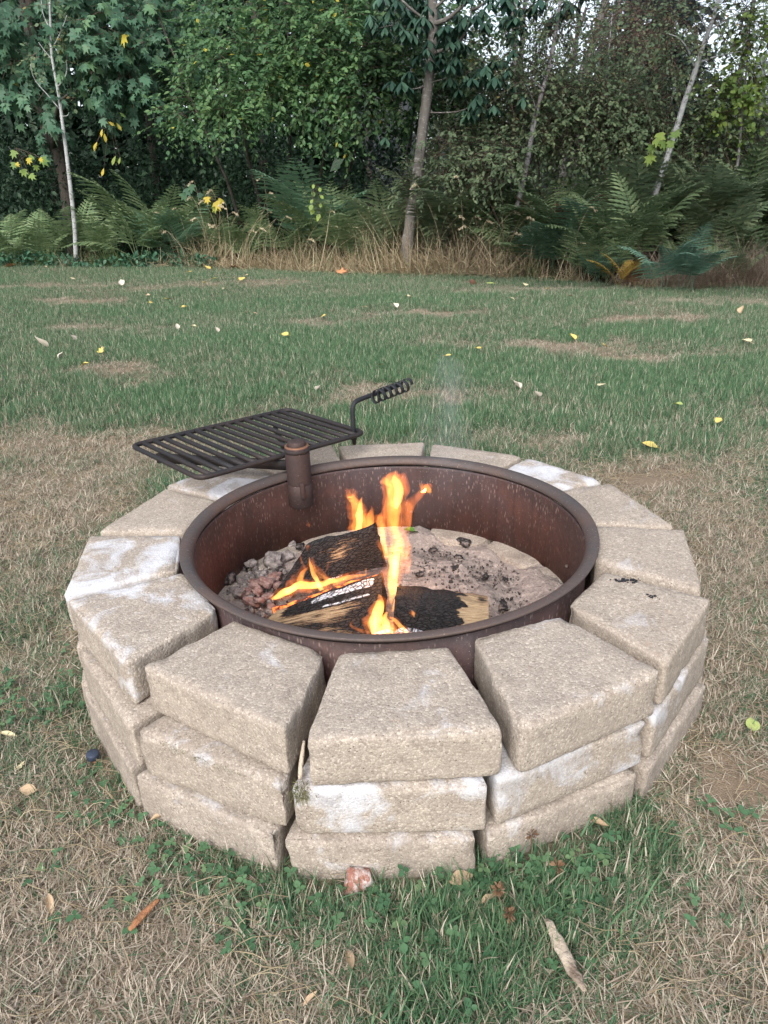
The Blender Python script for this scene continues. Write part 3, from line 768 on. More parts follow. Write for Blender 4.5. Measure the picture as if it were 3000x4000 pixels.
COAL_AT = [' at the far left end of the heap against the ring wall', ' behind the heap, second from the left', ' at the back of the heap, near the log', ', largest of the heap, beside the back log', ' touching the upper left edge of the back log',
    ' at the left of the heap, just inside the wall', ' in the upper middle of the heap', ' in the very middle of the heap', ' right of the heap middle, below the largest grey one', ' at the lower left of the heap by the rim', ' left of the pink ones, near the rim',
    ', largest pink one in the heap middle', ' next to the tip of the low white flame', ' just under the tip of the low white flame', ' at the lower left, nearest the rim', ' between the rim and the flame tip', ' below the flame tip, next to the front log', ' lowest in the heap, by the rim',
    ' low in the heap, hugging the rim', ' at the lower left corner of the heap', ' by the pale left end of the front log', ' second from the pale end of the front log', ' between the flame tip and the front log ridge', ' directly below the back log corner', ' farthest back, right beside the wall', ' farthest back, in the middle']
ctxt = {'coal': 'black charcoal chunk', 'coal_grey': 'grey ash-dusted charcoal chunk', 'coal_pink': 'pinkish burnt charcoal chunk'}
for i, (px, py, s, m) in enumerate(coal_pos):
    p = at(px, py, .075)
    dz = .010 if i % 3 else .022
    s *= .74
    me = stone_mesh('charcoal_chunk', (s * rng.uniform(.9, 1.3), s * rng.uniform(.7, 1), s * .6), M[m], .42, 5, i * 2.3)
    o = obj('charcoal_chunk', me, None, (p[0], p[1], p[2] + dz), (rng.uniform(-.4, .4), rng.uniform(-.4, .4), rng.uniform(0, 6)))
    tag(o, ctxt[m] + COAL_AT[i], 'charcoal', 'coals heaped left of the logs')
cb = MB()
for _ in range(150):
    px, py = rng.normal(990, 60), rng.normal(2270, 60); p = at(px, py, .075)
    if math.hypot(p[0], p[1]) > .43 or p[0] > -.19: continue
    v_ = box_sphere(2)[0]; v_ = v_ / np.linalg.norm(v_, axis=1)[:, None] * rng.uniform(.004, .013) * rng.uniform(.5, 1, 3); v_ += rng.normal(0, .0014, v_.shape)
    cb.add(v_ + p + (0, 0, rng.uniform(0, .012)), box_sphere(2)[1])
tag(obj('coal_crumbs', cb.mesh('coal_crumbs', M['coal_grey'])), 'small grey coal crumbs between the larger chunks left of the logs', 'coals', None, 'stuff')
for px, py, s, lab in ((1640, 2245, .035, 'small black charcoal bit on the ash, nearest the tall flame'), (1790, 2178, .035, 'upright black charcoal bit near the middle of the ash'), (1785, 2222, .045, 'dark crumbly cinder lump in the middle of the ash'),
                       (1895, 2255, .04, 'dark cinder lump on the right of the ash'), (1975, 2265, .025, 'small round cinder at the right end of the ash'), (1965, 2370, .045, 'grey cinder lump right of the torn log end, near the rim'),
                       (1690, 2150, .03, 'black cinder behind the tall flame on the ash'), (2125, 2215, .03, 'black cinder lying on the inner block at the right of the ring'), (1815, 2125, .06, 'dark charred stick end wedged between two inner blocks at the back')):
    p = at(px, py, .075)
    tag(obj('cinder_lump', stone_mesh('cinder_lump', (s * .75, s * .5, s * .38), M['coal'], .6, 4, px), None, p + np.array((0, 0, s * .05)), (0, 0, px)), lab, 'cinder')

def loft_log(name, A, B, burn_f, ash_f, nu=40, ns=9, seed=0.0, rough=.006, bulge=0.0):
    """A, B: end polygons (same count). burn_f/ash_f take u (along 0..1), s (around 0..k) and noise"""
    A, B = np.asarray(A, float), np.asarray(B, float); k = len(A)
    ring = []
    for e in range(k):
        for i in range(ns): ring.append(e + i / ns)
    ring = np.array(ring); m = len(ring)
    def rpt(Pg, s): i = s.astype(int) % k; t = (s - s.astype(int))[:, None]; return Pg[i] * (1 - t) + Pg[(i + 1) % k] * t
    U = np.linspace(0, 1, nu); V = []
    cA, cB = A.mean(0), B.mean(0)
    for u in U:
        a_, b_ = rpt(A, ring), rpt(B, ring)
        P = a_ * (1 - u) + b_ * u; c_ = cA * (1 - u) + cB * u
        P = c_ + (P - c_) * (1 + bulge * math.sin(math.pi * u))
        V.append(P)
    V = np.array(V); L = np.linalg.norm(cB - cA)
    uu = np.repeat(U, m); ss = np.tile(ring, nu)
    P = V.reshape(-1, 3); C_ = np.repeat(cA[None] * (1 - U[:, None]) + cB[None] * U[:, None], m, 0)
    D = P - C_; D /= np.linalg.norm(D, axis=1)[:, None]
    per = np.linalg.norm(A - np.roll(A, -1, 0), axis=1).mean()
    gr = np.array([mnoise.fractal(Vector((u * L * 9 + seed, s * per * 70, seed)), .8, 2, 3) for u, s in zip(uu, ss)])
    lo = vnoise(P, 22, 3, seed)
    P = P + D * (rough * (gr * .8 + lo))[:, None]
    al, ac = uu * L, ss * per
    bu = np.array([burn_f(u, s) for u, s in zip(uu, ss)]) + .10 * lo; ash = np.array([ash_f(u, s) for u, s in zip(uu, ss)])
    i, j = np.meshgrid(np.arange(nu - 1), np.arange(m), indexing='ij')
    Q = np.stack([i * m + j, i * m + (j + 1) % m, (i + 1) * m + (j + 1) % m, (i + 1) * m + j], -1).reshape(-1, 4)
    b = MB().add(P, Q, along=al, across=ac, burn=bu, ash=ash)
    for e, row in ((0, P[:m]), (1, P[-m:])):
        c_ = row.mean(0); rings = [row] + [c_ + (row - c_) * f for f in (.75, .5, .25)]
        Vc = np.concatenate(rings + [c_[None]]); ax = (cB - cA) / L
        Vc = Vc + ax * (.004 * vnoise(Vc, 60, 2, seed + e))[:, None]
        Vc[:m] = row
        q = []
        for t in range(3):
            for jj_ in range(m): q.append((t * m + jj_, (t + 1) * m + jj_, (t + 1) * m + (jj_ + 1) % m, t * m + (jj_ + 1) % m))
        q = np.array(q); tri = np.array([(3 * m + jj_, 4 * m, 3 * m + (jj_ + 1) % m) for jj_ in range(m)])
        if e: q, tri = q[:, ::-1], tri[:, ::-1]
        nV = len(Vc)
        b.add(Vc, [q, tri], along=Vc[:, 0], across=Vc[:, 2] * 2, burn=np.full(nV, burn_f(e, .5) if e == 0 else burn_f(1.0, 99)), ash=np.zeros(nV))
    return b.mesh(name, M['log'], True)
# back log: a split wedge, pale flame-licked face toward the viewer, charred end facing right
A_ = [(-.030, .100, .262), (-.122, .052, .138), (-.006, .092, .140)]
B_ = [(-.208, .096, .212), (-.300, .025, .098), (-.195, .150, .100)]
def burn_back(u, s):
    if s == 99: return .9
    if u == 0 and s == .5: return 2.5
    if s > 1: return 1.6
    if u < .03: return 1.6
    return 1.08 - .60 * math.exp(-((u - .26) / .28) ** 2 - ((s - .42) / .30) ** 2) - .30 * math.exp(-((u - .6) / .3) ** 2 - ((s - .25) / .25) ** 2)
tag(obj('firewood_log', loft_log('firewood_log', A_, B_, burn_back, lambda u, s: .75 if (s > .94 and s < 1.06 and u < .25) else 0, seed=2.0)),
    'split firewood wedge with a black charred triangular end, topmost of the burning logs', 'log', 'burning logs in the ring')
# front left log: ridge with white ash scales, pale split face toward the viewer
A_ = [(-.018, -.040, .196), (-.030, -.195, .105), (-.008, .030, .085)]
B_ = [(-.262, -.135, .158), (-.345, -.190, .100), (-.262, -.055, .080)]
def burn_fl(u, s):
    if s == 99: return .12
    if u == 0 and s == .5: return 2.5
    if s >= 1: return 1.6
    top = 1.5 - 1.6 * sstep(s, .14, .42)
    return max(top, .24) * (1 - sstep(u, .80, .95)) + (.16 * (1 - sstep(u, .8, .95))) + .35 * math.exp(-((u - .1) / .15) ** 2) + .30 * math.exp(-((s - .66) / .10) ** 2) * (1 - sstep(u, .6, .9)) - .05
def ash_fl(u, s):
    a = math.exp(-((s - .10) / .07) ** 2) * (1 - sstep(u, .62, .72)) * sstep(u, .04, .10)
    b_ = math.exp(-((s - .27) / .030) ** 2) * (1 - sstep(u, .50, .58)) * sstep(u, .06, .12) * .9
    return max(a, b_)
tag(obj('firewood_log', loft_log('firewood_log', A_, B_, burn_fl, ash_fl, 56, 14, 5.0, .0045)),
    'split log with white ash scales on its burnt ridge and pale grained face, front left', 'log', 'burning logs in the ring')
# right log: charred rounded bark side up, pale torn end at the right
def half(cx, cy, zb, r, n=8, ax=(1, -.12)):
    ax = np.array(ax) / np.linalg.norm(ax); s = np.array((-ax[1], ax[0]))
    return [(cx + s[0] * r * math.cos(t), cy + s[1] * r * math.cos(t), zb + r * .98 * math.sin(t)) for t in np.linspace(0, math.pi, n)]
A_ = half(.012, -.120, .095, .098); B_ = half(.222, -.128, .085, .075)
B_[-1] = (.165, -.205, .085); B_[-2] = (.178, -.195, .115)
def burn_r(u, s):
    if s == 99: return .10
    if u == 0 and s == .5: return 2.5
    if s >= 7: return 1.0
    e = .66 + .05 * math.sin(s * 5) + .03 * math.sin(s * 11)
    return 1.6 - 1.5 * sstep(u, e, e + .07) - .55 * math.exp(-((s - 1.7) / .35) ** 2) * sstep(u, .12, .4) + .5 * math.exp(-((u - .93) / .06) ** 2 - ((s - 3.0) / .8) ** 2)
tag(obj('firewood_log', loft_log('firewood_log', A_, B_, burn_r, lambda u, s: .62 * math.exp(-((u - .14) / .06) ** 2 - ((s - 2.3) / .25) ** 2) + .50 * math.exp(-((u - .45) / .12) ** 2 - ((s - 5.2) / .5) ** 2), 44, 6, 9.0, .005)),
    'black charred rounded log with a pale torn end, front right of the fire', 'log', 'burning logs in the ring')
V, F = tube_geo(spline([(-.075, -.215, .105), (-.02, -.200, .118), (.04, -.205, .125), (.10, -.215, .105)], 14), [.010, .014, .016, .017, .018, .018, .018, .018, .017, .017, .016, .015, .013, .009], 10)
V = V + .004 * np.stack([vnoise(V, 60, 2, k) for k in (1, 2, 3)], 1)
nV = len(V)
tag(obj('charred_stick', MB().add(V, F, along=V[:, 0], across=V[:, 2] * 3, burn=np.full(nV, 1.1), ash=np.clip(.75 - np.abs(V[:, 2] - .135) * 25, 0, 1)).mesh('charred_stick', M['log'], True)),
    'charred stick edged with white ash under the front flames', 'stick')
V, F = tube_geo(spline([(-.275, -.09, .120), (-.19, -.055, .128), (-.09, -.01, .140), (-.02, .0, .150)], 16), .017, 10)
V = V + .004 * np.stack([vnoise(V, 60, 2, k + 5) for k in (1, 2, 3)], 1)
tag(obj('ember_stick', mesh_np('ember_stick', V, F, M['ember'], True)), 'glowing half-burnt stick between the two left logs', 'ember')

flo = obj('fire_glow', fl, None, (-.02, -.04, .21))      # the light of the flames themselves
fire = empty('fire', 'orange and yellow flames rising from the logs in the ring', 'fire', (0, 0, .1))
def flame(pts, mat, flat=.55, n=22, name='flame'):
    """pts: (px, py, y, radius px): one tongue with its own depth"""
    Pw = np.array([at_y(px, py, y) for px, py, y, r in pts]); D = np.array([np.linalg.norm(p - CAM) for p in Pw])
    rad = np.array([r for *_, r in pts]) * D / F_PX
    n = max(n, 4 * len(pts)); P = spline(Pw, n); r_ = np.clip(np.interp(np.linspace(0, 1, n), np.linspace(0, 1, len(pts)), rad), .0004, 1)
    V, F = tube_geo(P, r_, 14, True)
    c = np.repeat(P, 14, 0); c = np.concatenate([c, P[:1], P[-1:]])
    d = V - c; d[:, 1] *= flat
    V = c + d
    V = V + np.stack([vnoise(V, 24, 3, pts[0][0] + k * 7) for k in range(3)], 1) * .006 * (np.linalg.norm(d, axis=1)[:, None] / .012).clip(0, 1.2)
    if mat != 'flame_thin':
        W = c + d * 1.75 + np.stack([vnoise(V, 30, 3, pts[0][0] + 40 + k * 7) for k in range(3)], 1) * .010
        obj('flame_fringe', mesh_np('flame_fringe', W - np.array((0, 0, .1)), F, M['fringe'], True), fire)
    return obj(name, mesh_np(name, V - np.array((0, 0, .1)), F, M[mat], True), fire)
flame([(1528, 2360, -.10, 5), (1530, 2300, -.09, 18), (1536, 2240, -.06, 22), (1540, 2180, -.05, 26), (1552, 2120, -.04, 24), (1536, 2040, -.03, 24), (1538, 1960, -.02, 27), (1545, 1900, -.02, 36), (1535, 1865, -.02, 26), (1550, 1838, -.02, 5)], 'flame')
flame([(1545, 1985, -.02, 6), (1552, 1945, -.02, 20), (1556, 1905, -.02, 22), (1540, 1868, -.02, 12), (1542, 1850, -.02, 2)], 'flame_hot')
flame([(1538, 2260, -.06, 8), (1546, 2200, -.05, 16), (1552, 2160, -.05, 13), (1560, 2110, -.05, 6)], 'flame_hot')
flame([(1530, 1900, -.01, 4), (1508, 1880, -.01, 20), (1500, 1868, -.01, 10), (1496, 1862, -.01, 2)], 'flame')
flame([(1575, 2240, .0, 22), (1585, 2160, .02, 34), (1572, 2070, .03, 30), (1592, 1985, .03, 30), (1640, 1925, .03, 14), (1668, 1900, .03, 6)], 'flame_thin')
flame([(1655, 1912, .03, 3), (1665, 1905, .03, 17), (1680, 1920, .03, 10), (1688, 1922, .03, 2)], 'flame')
flame([(1648, 1920, .03, 3), (1646, 1895, .03, 8), (1642, 1885, .03, 1)], 'flame')
flame([(1515, 2190, .02, 10), (1500, 2090, .04, 14), (1500, 2010, .03, 12), (1512, 1950, .02, 7), (1516, 1925, .02, 1)], 'flame_thin')
flame([(1400, 2150, .17, 12), (1396, 2070, .17, 20), (1398, 2020, .17, 24), (1385, 1970, .17, 20), (1362, 1930, .17, 12), (1352, 1905, .17, 2)], 'flame')
flame([(1402, 2130, .17, 10), (1404, 2050, .17, 15), (1406, 2010, .17, 16), (1408, 1970, .17, 9), (1415, 1940, .17, 1)], 'flame_hot')
flame([(1440, 2140, .16, 14), (1442, 2060, .16, 20), (1446, 2015, .16, 16), (1452, 1990, .16, 6), (1450, 1975, .16, 1)], 'flame')
flame([(1510, 2180, .06, 8), (1490, 2090, .12, 14), (1482, 2050, .14, 14), (1482, 2020, .14, 11), (1490, 2000, .14, 2)], 'flame')
flame([(1372, 1960, .17, 10), (1380, 1935, .17, 7), (1386, 1912, .17, 1)], 'flame')
flame([(1060, 2340, -.06, 3), (1085, 2330, -.06, 12), (1130, 2305, -.05, 18), (1180, 2285, -.05, 17), (1240, 2285, -.05, 13), (1300, 2270, -.045, 11), (1370, 2255, -.04, 9), (1430, 2245, -.035, 3)], 'flame_hot', .7)
flame([(1300, 2280, -.05, 10), (1340, 2262, -.045, 14), (1390, 2250, -.04, 10), (1440, 2242, -.035, 3)], 'flame')
flame([(1180, 2300, -.04, 12), (1170, 2265, -.04, 16), (1182, 2235, -.03, 10), (1205, 2215, -.03, 2)], 'flame')
flame([(1255, 2305, -.06, 10), (1238, 2270, -.05, 11), (1222, 2235, -.04, 9), (1212, 2205, -.04, 6), (1208, 2175, -.04, 1)], 'flame_hot')
flame([(1300, 2270, -.05, 8), (1262, 2255, -.05, 9), (1235, 2230, -.05, 7), (1220, 2200, -.04, 5), (1210, 2180, -.04, 1)], 'flame')
flame([(1195, 2225, -.04, 5), (1178, 2195, -.03, 5), (1172, 2165, -.03, 3), (1175, 2150, -.03, 1)], 'flame_thin')
flame([(1268, 2240, -.04, 2), (1280, 2215, -.04, 6), (1283, 2200, -.04, 4), (1280, 2190, -.04, 1)], 'flame_thin')
flame([(1195, 2150, -.02, 2), (1200, 2135, -.02, 6), (1198, 2120, -.02, 1)], 'flame')
flame([(1430, 2240, -.04, 2), (1430, 2228, -.04, 5), (1432, 2218, -.04, 1)], 'flame')
flame([(1208, 2060, .12, 2), (1207, 2050, .12, 9), (1206, 2036, .12, 1)], 'flame_thin')
flame([(1470, 2475, -.21, 26), (1462, 2440, -.21, 30), (1476, 2395, -.20, 22), (1488, 2350, -.19, 16), (1480, 2320, -.18, 2)], 'flame_hot')
flame([(1510, 2475, -.215, 22), (1508, 2450, -.215, 24), (1500, 2420, -.21, 14), (1512, 2390, -.20, 3)], 'flame_hot')
flame([(1545, 2475, -.215, 18), (1530, 2450, -.215, 16), (1520, 2425, -.21, 4)], 'flame')
flame([(1590, 2475, -.215, 8), (1570, 2450, -.215, 9), (1545, 2425, -.21, 9), (1522, 2410, -.21, 3)], 'flame_hot')
flame([(1440, 2475, -.21, 10), (1400, 2460, -.21, 8), (1370, 2440, -.20, 6), (1395, 2410, -.19, 1)], 'flame_thin')
flame([(1618, 2410, -.20, 2), (1613, 2395, -.20, 7), (1607, 2382, -.20, 1)], 'flame_hot')
flame([(1535, 2390, -.12, 4), (1545, 2350, -.10, 9), (1548, 2300, -.09, 12), (1545, 2260, -.08, 6)], 'flame')

# ================================================================== VEGETATION builders
def pd(px, off):
    """ground point in photo column px, off metres behind the lawn's edge"""
    x, py = 0.0, 1000.0
    for _ in range(25):
        y = float(y_tree(x)) + off
        x = float(at_y(px, py, y)[0]); z = float(gz(np.clip(x, -9, 9), min(y, 16)))
        py = project((x, y, z))[1]
    return np.array((x, y, z))
UP = np.array((0, 0, 1.0))
def norm(a): return a / (np.linalg.norm(a, axis=-1, keepdims=True) + 1e-9)
LEAF = {
    'oval': (np.array([(0, 0, 0), (-.25, .28, .05), (-.24, .65, .04), (0, 1, -.06), (.24, .65, .04), (.25, .28, .05), (0, .5, -.02)]),
             np.array([(0, 6, 1), (1, 6, 2), (2, 6, 3), (6, 4, 3), (6, 5, 4), (0, 5, 6)])),
    'round': (np.array([(0, 0, 0), (-.36, .30, .05), (-.34, .68, .03), (0, 1, -.05), (.34, .68, .03), (.36, .30, .05), (0, .5, -.03)]),
              np.array([(0, 6, 1), (1, 6, 2), (2, 6, 3), (6, 4, 3), (6, 5, 4), (0, 5, 6)])),
    'long': (np.array([(0, 0, 0), (-.13, .35, .03), (-.18, .68, .02), (0, 1, -.10), (.18, .68, .02), (.13, .35, .03), (0, .5, -.02)]),
             np.array([(0, 6, 1), (1, 6, 2), (2, 6, 3), (6, 4, 3), (6, 5, 4), (0, 5, 6)])),
    'dia': (np.array([(0, 0, 0), (-.27, .5, .04), (0, 1, -.04), (.27, .5, .04)]), np.array([(0, 2, 1), (0, 3, 2)])),
    'maple': (np.array([(0, .30, -.03), (0, 0, 0), (-.28, .02, .02), (-.50, .22, -.04), (-.26, .34, .03), (-.42, .74, -.05), (-.14, .60, .03), (0, 1, -.08),
                        (.14, .60, .03), (.42, .74, -.05), (.26, .34, .03), (.50, .22, -.04), (.28, .02, .02)]),
              np.array([(0, i + 1, i) for i in range(1, 12)] + [(0, 1, 12)])),
    'needle': (np.array([(-.05, 0, 0), (.05, 0, 0), (0, 1, 0)]), np.array([(0, 1, 2)])),
}
def leaves_geo(P, D, N, S, tmpl, rnd):
    V0, F0 = LEAF[tmpl]
    D = norm(D); X = norm(np.cross(D, N)); Z = np.cross(X, D)
    V = P[:, None] + S[:, None, None] * (V0[None, :, 0:1] * X[:, None] + V0[None, :, 1:2] * D[:, None] + V0[None, :, 2:3] * Z[:, None])
    k = len(V0)
    F = (F0[None] + (np.arange(len(P)) * k)[:, None, None]).reshape(-1, 3)
    return V.reshape(-1, 3), F, np.repeat(rnd, k)
def crown_mesh(name, blobs, mat, tmpl='oval', size=.08, twigs=400, per=10, tlen=.4, droop=.25, shell=.45, hang=.3, seed=1, yellow=0.0, zmin=None, stems=True):
    """blobs: [(centre, radii, weight)]; leaves set along many short twigs inside them"""
    g = np.random.default_rng(seed)
    w = np.array([b[2] for b in blobs], float); w /= w.sum()
    bi = g.choice(len(blobs), twigs, p=w)
    C = np.array([b[0] for b in blobs])[bi]; Rr = np.array([b[1] for b in blobs])[bi]
    d = norm(g.normal(size=(twigs, 3))); r_ = g.uniform(0, 1, twigs) ** shell
    O = C + d * Rr * r_[:, None]
    td = norm(d * .8 + g.normal(size=(twigs, 3)) * .55 + np.array((0, 0, -droop)))
    L = tlen * g.uniform(.6, 1.3, twigs)
    t = np.tile(np.linspace(.12, 1, per), (twigs, 1)) + g.normal(0, .03, (twigs, per))
    P = O[:, None] + td[:, None] * (L[:, None] * t)[..., None] - UP * (droop * .5 * L[:, None] * t ** 2)[..., None]
    side = norm(np.cross(td, UP + g.normal(0, .2, (twigs, 3))))
    sg = np.where(np.arange(per) % 2, 1, -1)
    D = td[:, None] * .6 + side[:, None] * sg[None, :, None] * .8 + g.normal(0, .3, (twigs, per, 3)) - UP * hang
    N = UP + g.normal(0, .45, (twigs, per, 3)) + np.array((0, -.35, 0))
    S = size * g.uniform(.65, 1.2, (twigs, per)) * (1 - .25 * (t - .5).clip(0, 1))
    tr = g.uniform(0, 1, twigs)
    rnd = (.6 * tr[:, None] + .4 * g.uniform(0, 1, (twigs, per))) * .94
    if yellow: rnd = np.where(g.uniform(0, 1, rnd.shape) < yellow, 1.0, rnd)
    P, D, N, S, rnd = P.reshape(-1, 3), D.reshape(-1, 3), N.reshape(-1, 3), S.ravel(), rnd.ravel()
    if zmin is not None:
        k = P[:, 2] > zmin; P, D, N, S, rnd = P[k], D[k], N[k], S[k], rnd[k]
    V, F, a = leaves_geo(P, D, N, S, tmpl, rnd)
    stem = None
    if stems:
        sb = MB()
        for i in range(0, twigs, max(1, twigs // 500)):
            tt = np.array((-.35, .3, 1.0)) * L[i]
            Pp = O[i] + td[i] * tt[:, None] - UP * (droop * .5 * tt ** 2 / L[i])[:, None]
            v, f = tube_geo(Pp, [.005, .0035, .0015], 3, False); sb.add(v, f)
        stem = sb
    return mesh_np(name, V, F, mat, False, {'rnd': a}), stem
def trunk_part(root, P, r0, r1, mat, name='trunk', n=10, segs=18, wob=.01, seed=0.0):
    P = spline(P, segs); rad = np.linspace(r0, r1, segs) * (1 + .05 * np.array([fbm(p, 5, 2, seed) for p in P]))
    P = P + wob * np.stack([[fbm(p, 2.2, 2, seed + k) for p in P] for k in (3, 4)] + [[0] * segs], 1)
    V, F = tube_geo(P, rad, n)
    V = V + (V - np.concatenate([np.repeat(P, n, 0), P[:1], P[-1:]])) * .12 * vnoise(V, 9, 2, seed)[:, None]
    return obj(name, mesh_np(name, V - np.array(root.location), F, mat, True), root)
def pxpts(pts, y, dy=0.0): return [at_y(px, py, y + dy * i) for i, (px, py) in enumerate(pts)]
def blob(px, py, y, rx, rz, ry, w=1.0): return (at_y(px, py, y), np.array((rx, ry, rz)), w)
def plant(name, label, cat, base, group=None): return empty(name, label, cat, base, 0, group)
def add_crown(root, blobs, mat, part='crown', twig_mat='twig', **kw):
    me, st = crown_mesh(part, blobs, M[mat], **kw)
    off = np.array(root.location)
    me.transform(Matrix.Translation(-Vector(off)))
    obj(part, me, root)
    if st:
        m2 = st.mesh('twigs', M[twig_mat], True); m2.transform(Matrix.Translation(-Vector(off)))
        obj('twigs', m2, root)
def limbs(root, paths, mat, y=None, r=(.02, .006)):
    for i, p in enumerate(paths): trunk_part(root, p, r[0], r[1], M[mat], 'limb', 6, 10, .006, i * 1.7)

# ------------------------------------------------------------------ trees and shrubs at the lawn's edge
b_ = pd(298, .40); YW = b_[1]
t = plant('white_sapling', 'slender pale white sapling on the left with few leaves, standing before the dark maple', 'tree', b_)
trunk_part(t, [b_ + (0, 0, -.05)] + pxpts([(291, 880), (283, 800), (255, 560), (228, 360), (205, 230), (196, 60), (192, -120)], YW), .040, .013, M['bark_pale'], seed=1)
for pts in ([(238, 432), (185, 370), (135, 310), (118, 250)], [(225, 340), (250, 310), (262, 270), (258, 240)], [(205, 235), (175, 200), (150, 165)], [(205, 190), (240, 120), (262, 60)], [(235, 455), (262, 452), (270, 440)], [(198, 120), (170, 60), (160, 0)]):
    trunk_part(t, pxpts(pts, YW, -.05), .011, .004, M['bark_pale'], 'limb', 6, 9, .004, pts[0][0])
add_crown(t, [blob(215, 40, YW, .35, .5, .3, 1), blob(150, 220, YW, .25, .3, .2, .35), blob(265, 260, YW, .15, .35, .2, .35), blob(275, 400, YW, .1, .15, .1, .12)], 'leaf_poplar', tmpl='round', size=.075, twigs=34, per=5, tlen=.25, seed=3, yellow=.04)

b_ = pd(1588, .55)
t = plant('chestnut_tree', 'grey trunked young chestnut tree with large drooping leaflets at the centre of the lawn edge', 'tree', b_)
YC = b_[1]
trunk_part(t, [b_ + (0, 0, -.08)] + pxpts([(1594, 930), (1612, 800), (1635, 650), (1655, 480), (1668, 370), (1682, 250), (1690, 100), (1694, -100), (1700, -420)], YC), .088, .055, M['bark_grey'], n=14, segs=30, wob=.012, seed=4)
for pts, r_ in (([(1690, 95), (1745, 75), (1800, 30), (1900, -70), (1960, -200)], .034), ([(1845, 40), (1880, 20), (1960, -60), (2000, -160)], .02), ([(1685, 210), (1780, 175), (1830, 100), (1842, 0), (1846, -120)], .022), ([(1688, 90), (1650, 70), (1560, -10), (1500, -120)], .025),
                ([(1663, 335), (1620, 347), (1580, 345), (1560, 332)], .011), ([(1678, 440), (1740, 440), (1800, 432), (1880, 400)], .011), ([(1670, 325), (1720, 312), (1760, 300)], .009), ([(1690, 110), (1600, 105), (1530, 100), (1480, 110)], .012),
                ([(1690, 40), (1760, -30), (1790, -140)], .02)):
    trunk_part(t, pxpts(pts, YC - .03, -.06), r_, r_ * .35, M['bark_grey'], 'limb', 8, 14, .006, pts[0][1])
g = np.random.default_rng(21)
PL = []
for px, py, k in [(1480, 70, 2), (1500, 95, 1), (1430, 60, 1), (1560, 40, 2), (1620, 50, 3), (1660, 20, 3), (1700, 40, 2), (1660, 130, 1), (1700, 140, 2), (1760, 150, 3), (1690, 215, 3), (1730, 210, 2), (1790, 235, 3), (1850, 190, 2),
                  (1560, 300, 2), (1600, 295, 2), (1770, 320, 2), (1860, 290, 3), (1900, 270, 2), (1920, 310, 2), (1870, 370, 2), (1830, 420, 2), (1890, 400, 2), (1940, 230, 2), (1990, 120, 2), (1960, 60, 3), (1900, 60, 2), (1820, 50, 3), (2060, 30, 2), (1750, 90, 2),
                  (2010, 330, 2), (2060, 370, 1), (1800, 110, 2), (1950, -20, 4), (1600, -40, 4), (1800, -40, 4), (1500, -20, 2), (2100, -20, 3), (1480, 500, 0), (2200, 20, 2), (2250, -30, 2), (2150, 90, 1), (1640, 85, 2), (1580, 110, 2), (2030, 200, 1)]:
    for _ in range(k + 1):
        c = at_y(px + g.normal(0, 26), py + g.normal(0, 18), YC + g.uniform(-.55, .35))
        a0 = g.uniform(0, 6.28)
        for i in range(7):
            a_ = a0 + i * 2 * math.pi / 7
            PL.append((c, (math.cos(a_) * .75, math.sin(a_) * .75, g.uniform(-1.0, -.45)), (math.cos(a_) * .6, math.sin(a_) * .6, .8), g.uniform(.12, .22), g.uniform(0, 1)))
V, F, a_ = leaves_geo(*[np.array([q[i] for q in PL]) for i in range(4)], 'long', np.array([q[4] for q in PL]))
obj('crown', mesh_np('crown', V - b_, F, M['leaf_chestnut'], False, {'rnd': a_}), t)

b_ = np.array((-5.6, 12.6, 0.1))
t = plant('bigleaf_maple', 'dark bluish-green broad-leaved maple overhanging the left end of the thicket', 'tree', b_)
trunk_part(t, [b_ + (0, 0, -.1), b_ + (.1, 0, 1.5), b_ + (.0, .1, 3), b_ + (.2, 0, 5)], .14, .08, M['bark_dark'], seed=5)
limbs(t, [[b_ + (0, 0, 2.2), b_ + (1.2, -.8, 2.9), b_ + (2.2, -1.3, 3.2)], [b_ + (0, 0, 2.6), b_ + (-1.0, -.9, 3.2), b_ + (-1.8, -1.2, 3.4)], [b_ + (0, 0, 1.9), b_ + (.6, -1, 2.4), b_ + (1.0, -1.6, 2.5)]], 'bark_dark', r=(.05, .015))
add_crown(t, [blob(80, 60, 12.0, 1.0, .7, .7, 1.2), blob(380, 130, 11.8, .9, .75, .6, 1.5), blob(60, 240, 11.9, .5, .35, .4, .5), blob(470, 250, 11.7, .55, .4, .5, .8), blob(600, 60, 12.1, .7, .6, .5, .8), blob(130, 420, 11.7, .35, .40, .3, .35), blob(330, 20, 12.9, 2.0, 1.0, .8, 2.0),
              blob(590, 320, 11.9, .3, .25, .3, .25), blob(-200, 150, 12.2, 1.0, 1.0, .8, 1)], 'leaf_maple', tmpl='maple', size=.185, twigs=430, per=7, tlen=.5, droop=.45, hang=.85, seed=5, yellow=.004)

